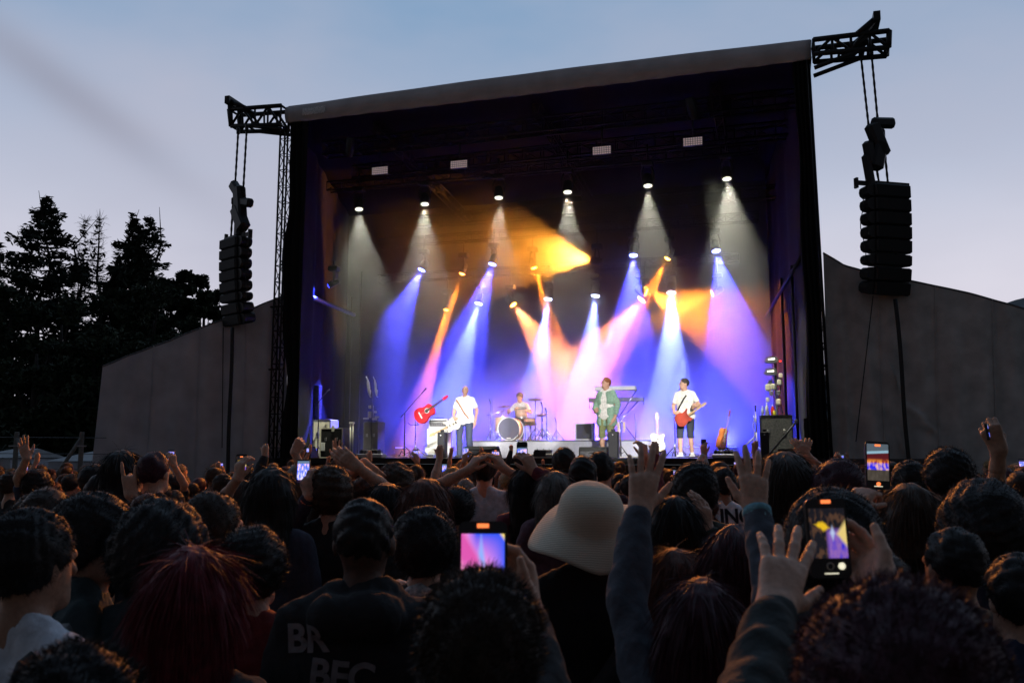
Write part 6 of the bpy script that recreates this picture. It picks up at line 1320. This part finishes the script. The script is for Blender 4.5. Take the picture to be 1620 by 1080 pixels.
spectator(20, 748, 8.7, 'person at the far left filming with one hand', hair='short', hcol='dark', top=DK, arms={1: (44, 772, 8.4, 39, 750, 8.4, (-.5, .8, 0), 'hold')})
phone(38, 744, 8.45, 12, 28, 'plain violet phone at the far left', 'small', 7, pill=False, roll=6)
spectator(60, 748, 8.4, 'person with a raised hand wearing a glowing ring at the far left', hair='curly', hcol='black', top=(.03, .04, .08), arms={-1: (42, 725, 8.2, 37, 705, 8.2, U, 'open')})
spectator(432, 742, 4.8, 'person with thick dark hair and fine braids left of the blue phone', hair='long', hcol='black', top=(.03, .03, .05), sleeve='long', hairx=1.5, hv=.03)
spectator(512, 790, 5.4, 'person in a patterned sleeve holding up the blue phone', hair='short', hcol='dark', top=(.05, .04, .07), sleeve='long', arms={-1: (489, 785, 5.1, 483, 758, 5.1, (.5, .8, 0), 'hold', (-.8, -.2, -.7))},
    extra=lambda root, s, HP, Mn, T, c: MB().lathe([(.036, -.01), (.040, -.008), (.040, .008), (.036, .01)], Vector((c['wr'][-1]+nrm(c['el'][-1]-c['wr'][-1])*.04)*s), 16, Vector(nrm(c['el'][-1]-c['wr'][-1])).to_track_quat('Z', 'Y').to_matrix(), cap=False).build('wristband', cloth((.8, .25, .12), name='orange_band'), root))
phone(480, 746, 5.12, 21, 38, 'bright blue phone held up left of centre', 'small', 8, top=.06, bot=.05, pill=False)
spectator(385, 765, 6.3, 'person behind the phone that films the crowd below the left tarpaulin', hair='bob', hcol='dark', top=DK, arms={-1: (376, 757, 6.0, 379, 740, 6.0, (.5, .8, 0), 'hold')})
phone(382, 734, 6.05, 18, 31, 'phone with a dim picture below the left tarpaulin', 'zoom', 3, top=.1, bot=.2)
spectator(525, 742, 5.2, 'person with curly brown hair right of the blue phone', hair='curly', hcol='brown', top=DK, hv=.03)
spectator(470, 762, 7.4, 'person punching a fist up at the left corner of the stage', hair='short', hcol='dark', top=DK, arms={1: (466, 716, 7.2, 474, 700, 7.2, U, 'fist')})
spectator(578, 756, 5.8, 'person crossing both bare forearms above the head', hair='short', hcol='dark', top=(.08, .04, .05), sleeve='short', arms={1: (566, 738, 5.5, 556, 730, 5.5, U, 'relax', (1, 0, .2)), -1: (575, 733, 5.6, 590, 748, 5.6, U, 'relax', (-1, 0, .2))})
spectator(627, 738, 5.8, 'person with tousled brown hair below the left pedalboard', hair='curly', hcol='brown', top=DK, hv=.025)
spectator(675, 768, 5.0, 'person with reddish brown wavy hair in front of the pale cap', hair='bob', hcol='auburn', top=DK, sleeve='long', hairx=1.3)
spectator(612, 768, 5.3, 'dark long haired head behind the person in the lettered jacket', hair='long', hcol='black', top=DK)
spectator(533, 756, 9.0, 'person with one lit hand up below the black cabinet', hair='short', hcol='black', top=DK, arms={1: (534, 727, 8.8, 533, 712, 8.8, U, 'wave')})
spectator(1010, 752, 8.6, 'person filming at arm height behind the left raised hand', hair='short', hcol='black', top=DK, arms={1: (1020, 722, 8.4, 1018, 712, 8.4, (-.5, .8, 0), 'hold')})
phone(1018, 712, 8.45, 13, 18, 'phone with an orange streaked picture behind the raised fingers', 'zoom', 5, pill=False, top=.08, bot=.08)
spectator(1120, 740, 12.2, 'person in a white sleeve holding a dark phone up before the guitarist', hair='short', hcol='black', top=(.6, .6, .62), sleeve='long', arms={-1: (1114, 718, 12, 1113, 706, 12, (.5, .8, 0), 'hold')})
phone(1113, 701, 12.05, 8, 13, 'dark phone back held up in front of the guitarist', 'small', 9, yaw=180, pill=False)
spectator(1268, 745, 8.0, 'person with both hands joined overhead before the right wedge', hair='short', hcol='black', top=(.5, .45, .5), sleeve='short', arms={-1: (1264, 722, 7.9, 1270, 712, 7.9, U, 'relax', (-1, 0, 0)), 1: (1278, 722, 7.9, 1271, 712, 7.9, U, 'relax', (1, 0, 0))})
for (px, py, Y, w_, h_, lb, sd) in ((703, 743, 7.3, 8, 20, 'small bright phone above the pale knitted cap', 5), (737, 716, 9.5, 9, 19, 'phone with a blue and gold picture before the wedge left of the drums', 11), (657, 718, 9.5, 9, 15, 'small dim phone below the red guitar', 12), (972, 734, 11, 6, 8, 'tiny bright phone at the foot of the singer column', 13), (1069, 752, 7.0, 8, 20, 'bright phone between the curly head and the raised hand', 14), (1351, 748, 8.2, 9, 17, 'small white violet phone left of the tall phone', 15), (1333, 725, 12, 4, 12, 'tiny phone high in front of the right tarpaulin', 16), (1535, 758, 7.0, 11, 15, 'small phone with an orange top right of the tall man', 17), (1617, 738, 7.0, 10, 24, 'blue phone cut by the right picture edge', 18), (487, 712, 13, 4, 8, 'tiny blue phone beside the raised fist', 19), (1395, 764, 5.0, 22, 9, 'dark lower phone below the tall phone', 20), (1163, 733, 13, 4, 6, 'tiny pink phone between the fingers of the waving hand', 21), (235, 742, 9, 7, 14, 'small phone left of the bright violet phone in the mid crowd', 23), (350, 737, 10, 6, 12, 'tiny phone just left of the one that films the crowd', 24), (560, 742, 9, 6, 13, 'small phone right of the crossed forearms', 25), (880, 741, 10, 6, 11, 'tiny phone left of the grey hooded person', 26), (1205, 742, 9, 7, 13, 'small phone below the right black column', 27), (1475, 748, 9, 7, 14, 'small phone between the tall man and the dark head', 28), (1580, 765, 7, 9, 17, 'phone under the highest arm on the right', 29), (785, 737, 12, 7, 8, 'tiny phone under the one with the pink and blue picture', 22)):
    Y = min(.075*F/w_, 15.5) if sd != 20 else Y
    phone(px, py, Y, w_, h_, lb, 'small', sd, pill=False)
    if w_ > 5 and sd != 20:
        spectator(px+(9 if sd % 2 else -9), 720+(CAMZ-1.66)*F/(Y+.35), Y+.35, 'holder of ' + lb, hair=['short', 'curly', 'bob'][sd % 3], hcol=['dark', 'black', 'brown'][sd % 3], top=[DK, (.10, .03, .04), (.04, .05, .09)][sd % 3],
            arms={1 if sd % 2 == 0 else -1: (px+(3 if sd % 2 == 0 else -3), py+h_/2+8*7/Y, Y-.02, px, py, Y-.02, (-.6 if sd % 2 == 0 else .6, .8, 0), 'hold')}, det=.0125)
# --- the further rows: ten figures copied many times, each copy with its own hair and shirt colour
protos = []
PD = [('short', None, 'short dark hair'), ('long', None, 'long hair'), ('curly', None, 'curly hair'), ('bob', None, 'chin length hair'), ('bun', None, 'hair in a bun'), ('crop', None, 'cropped hair'),
      ('short', 'up', 'short hair and one open hand raised'), ('long', 'up', 'long hair and one open hand raised'), ('curly', 'both', 'curly hair and both hands raised'), ('short', 'fist', 'short hair and a raised fist'), ('pony', None, 'pony tail'), ('afro', None, 'afro hair')]
for i, (hr, ar, ds) in enumerate(PD):
    a = {}
    if ar == 'up': a = {1: ((.30, .22, 1.90), (-.05, .1, 1), U, 'open')}
    if ar == 'both': a = {1: ((.30, .25, 1.84), (-.3, .1, 1), U, 'wave'), -1: ((-.28, .25, 1.86), (.3, .1, 1), U, 'open')}
    if ar == 'fist': a = {1: ((.26, .2, 1.92), (-.1, 0, 1), U, 'fist')}
    protos.append(person((0, 0, 0), 0, H=1.72, hair=hr, hcol='dark', top=DK, sleeve='long' if i % 3 == 0 else 'short', arms=a, det=.0145 if ar else .016, seed=100+i, hs=1.0, skin=[0, 0, 1][i % 3], label='x'))
rr = random.Random(11)
TOPS = [((.018, .018, .02), 'black'), ((.03, .035, .05), 'navy'), ((.08, .08, .085), 'grey'), ((.13, .02, .03), 'maroon'), ((.45, .46, .50), 'pale'), ((.03, .05, .04), 'dark green'), ((.10, .06, .045), 'brown'), ((.20, .22, .26), 'silver')]
HC = [('black', 'black'), ('dark', 'dark'), ('brown', 'brown'), ('dark', 'dark'), ('auburn', 'auburn'), ('blond', 'fair'), ('black', 'black'), ('grey', 'grey'), ('plum', 'plum')]
def zone(px):
    for b, t_ in ((160, 'before the trees at the left'), (330, 'below the left part of the left tarpaulin'), (450, 'below the right part of the left tarpaulin'), (560, 'below the road cases'), (660, 'below the left pedalboard'), (730, 'below the white amplifier'), (800, 'below the bass drum'), (880, 'below the right half of the drum riser'), (990, 'below the singer'), (1060, 'below the cream guitar'), (1130, 'below the guitarist'), (1200, 'below the amber guitar'), (1320, 'below the right wing'), (1430, 'below the right hanging speakers'), (1530, 'below the middle of the right tarpaulin')):
        if px < b: return t_
    return 'below the right end of the right tarpaulin'
made = 0; seen = {}; used = [False]*len(protos); rows = []
Y = 4.6
while Y < 18.4:
    n = int(1.2*Y/.66); rows.append((Y, n)); Y += .86 if Y < 9 else 1.0
ri_ = 0
for (Y, n) in rows:
    ri_ += 1
    for j in range(n):
        x = (j-(n-1)/2)*.66+rr.uniform(-.20, .20); y = Y+rr.uniform(-.25, .25)
        fr = Vector((x, y, 0))-FL
        if x > -6.5 and fr.dot(EV) > -2.0: continue
        if any((x-a)**2+(y-b)**2 < (.46 if y < 9 else .40)**2 for a, b in HATE): continue
        px = 810+F*x/y
        if y < 7 and (850 < px < 1060): continue
        H = rr.gauss(1.67, .07); H = min(max(H, 1.54), 1.80 if y > 7 else 1.70)
        k = rr.choices(range(len(PD)), [14, 9, 7, 8, 3, 7, 1.5, 1.2, .6, .6, 4, 2])[0]
        if y < 7 and PD[k][1]: k = 0
        hc_, hn = rr.choice(HC); tc_, tn = rr.choices(TOPS, [9, 5, 3, 3, 2, 2, 2, 1])[0]
        src = protos[k]; o = src if not used[k] else copy_tree(src); used[k] = True
        HATE.append((x, y)); o.location = (x, y, 0); o.rotation_euler = (0, 0, face_rz(x, y)+R(rr.gauss(0, 14))); s_ = H/1.72; o.scale = (s_*rr.uniform(.94, 1.06), s_, s_)
        for ch in o.children:
            nm = ch.name.split('.')[0]; ms = ch.material_slots
            if not ms: continue
            if nm == 'hair': ms[0].link = 'OBJECT'; ms[0].material = HAIR[hc_]
            elif nm == 'top': ms[0].link = 'OBJECT'; ms[0].material = cloth(tc_)
        depth_ = ['nearer rows', 'middle rows', 'far rows', 'front rows'][0 if y < 7.5 else 1 if y < 11 else 2 if y < 15 else 3]
        lb = f"{tn} shirted, {hn} {PD[k][2].replace('short dark', 'short')}, {depth_} {zone(px)}"
        lb = lb.replace('the ', '').replace(' and one', ', one').replace(' and both', ', both').replace(' and a ', ', ')
        seen.setdefault(lb, []).append(o); o['label'] = lb; o['group'] = 'spectators in the crowd'; made += 1
for lb, os_ in seen.items():
    if len(os_) > 1:
        os_.sort(key=lambda o: o.location.x/o.location.y)
        nm = ['leftmost', 'middle', 'rightmost'] if len(os_) == 3 else ['left', 'right'] if len(os_) == 2 else ['first', 'second', 'third', 'fourth', 'fifth', 'sixth', 'seventh'][:len(os_)]
        for o, q in zip(os_, nm): o['label'] = f'{q} {lb}'
for k, f in enumerate(used):
    if not f:
        for ch in list(protos[k].children): bpy.data.objects.remove(ch)
        bpy.data.objects.remove(protos[k])
print('crowd copies', made)
for o in bpy.data.objects:
    if o.parent is None and o.get('label') and len(o['label'].split()) > 16: print('LONG', o['label'])
    if o.parent is None and o.get('label') and len(o['label'].split()) > 16: o['label'] = o['label'].replace('part of ', '').replace('half of ', '').replace(', one open', ', open')
    if o.get('category') and not o.get('kind'): o['kind'] = 'thing'
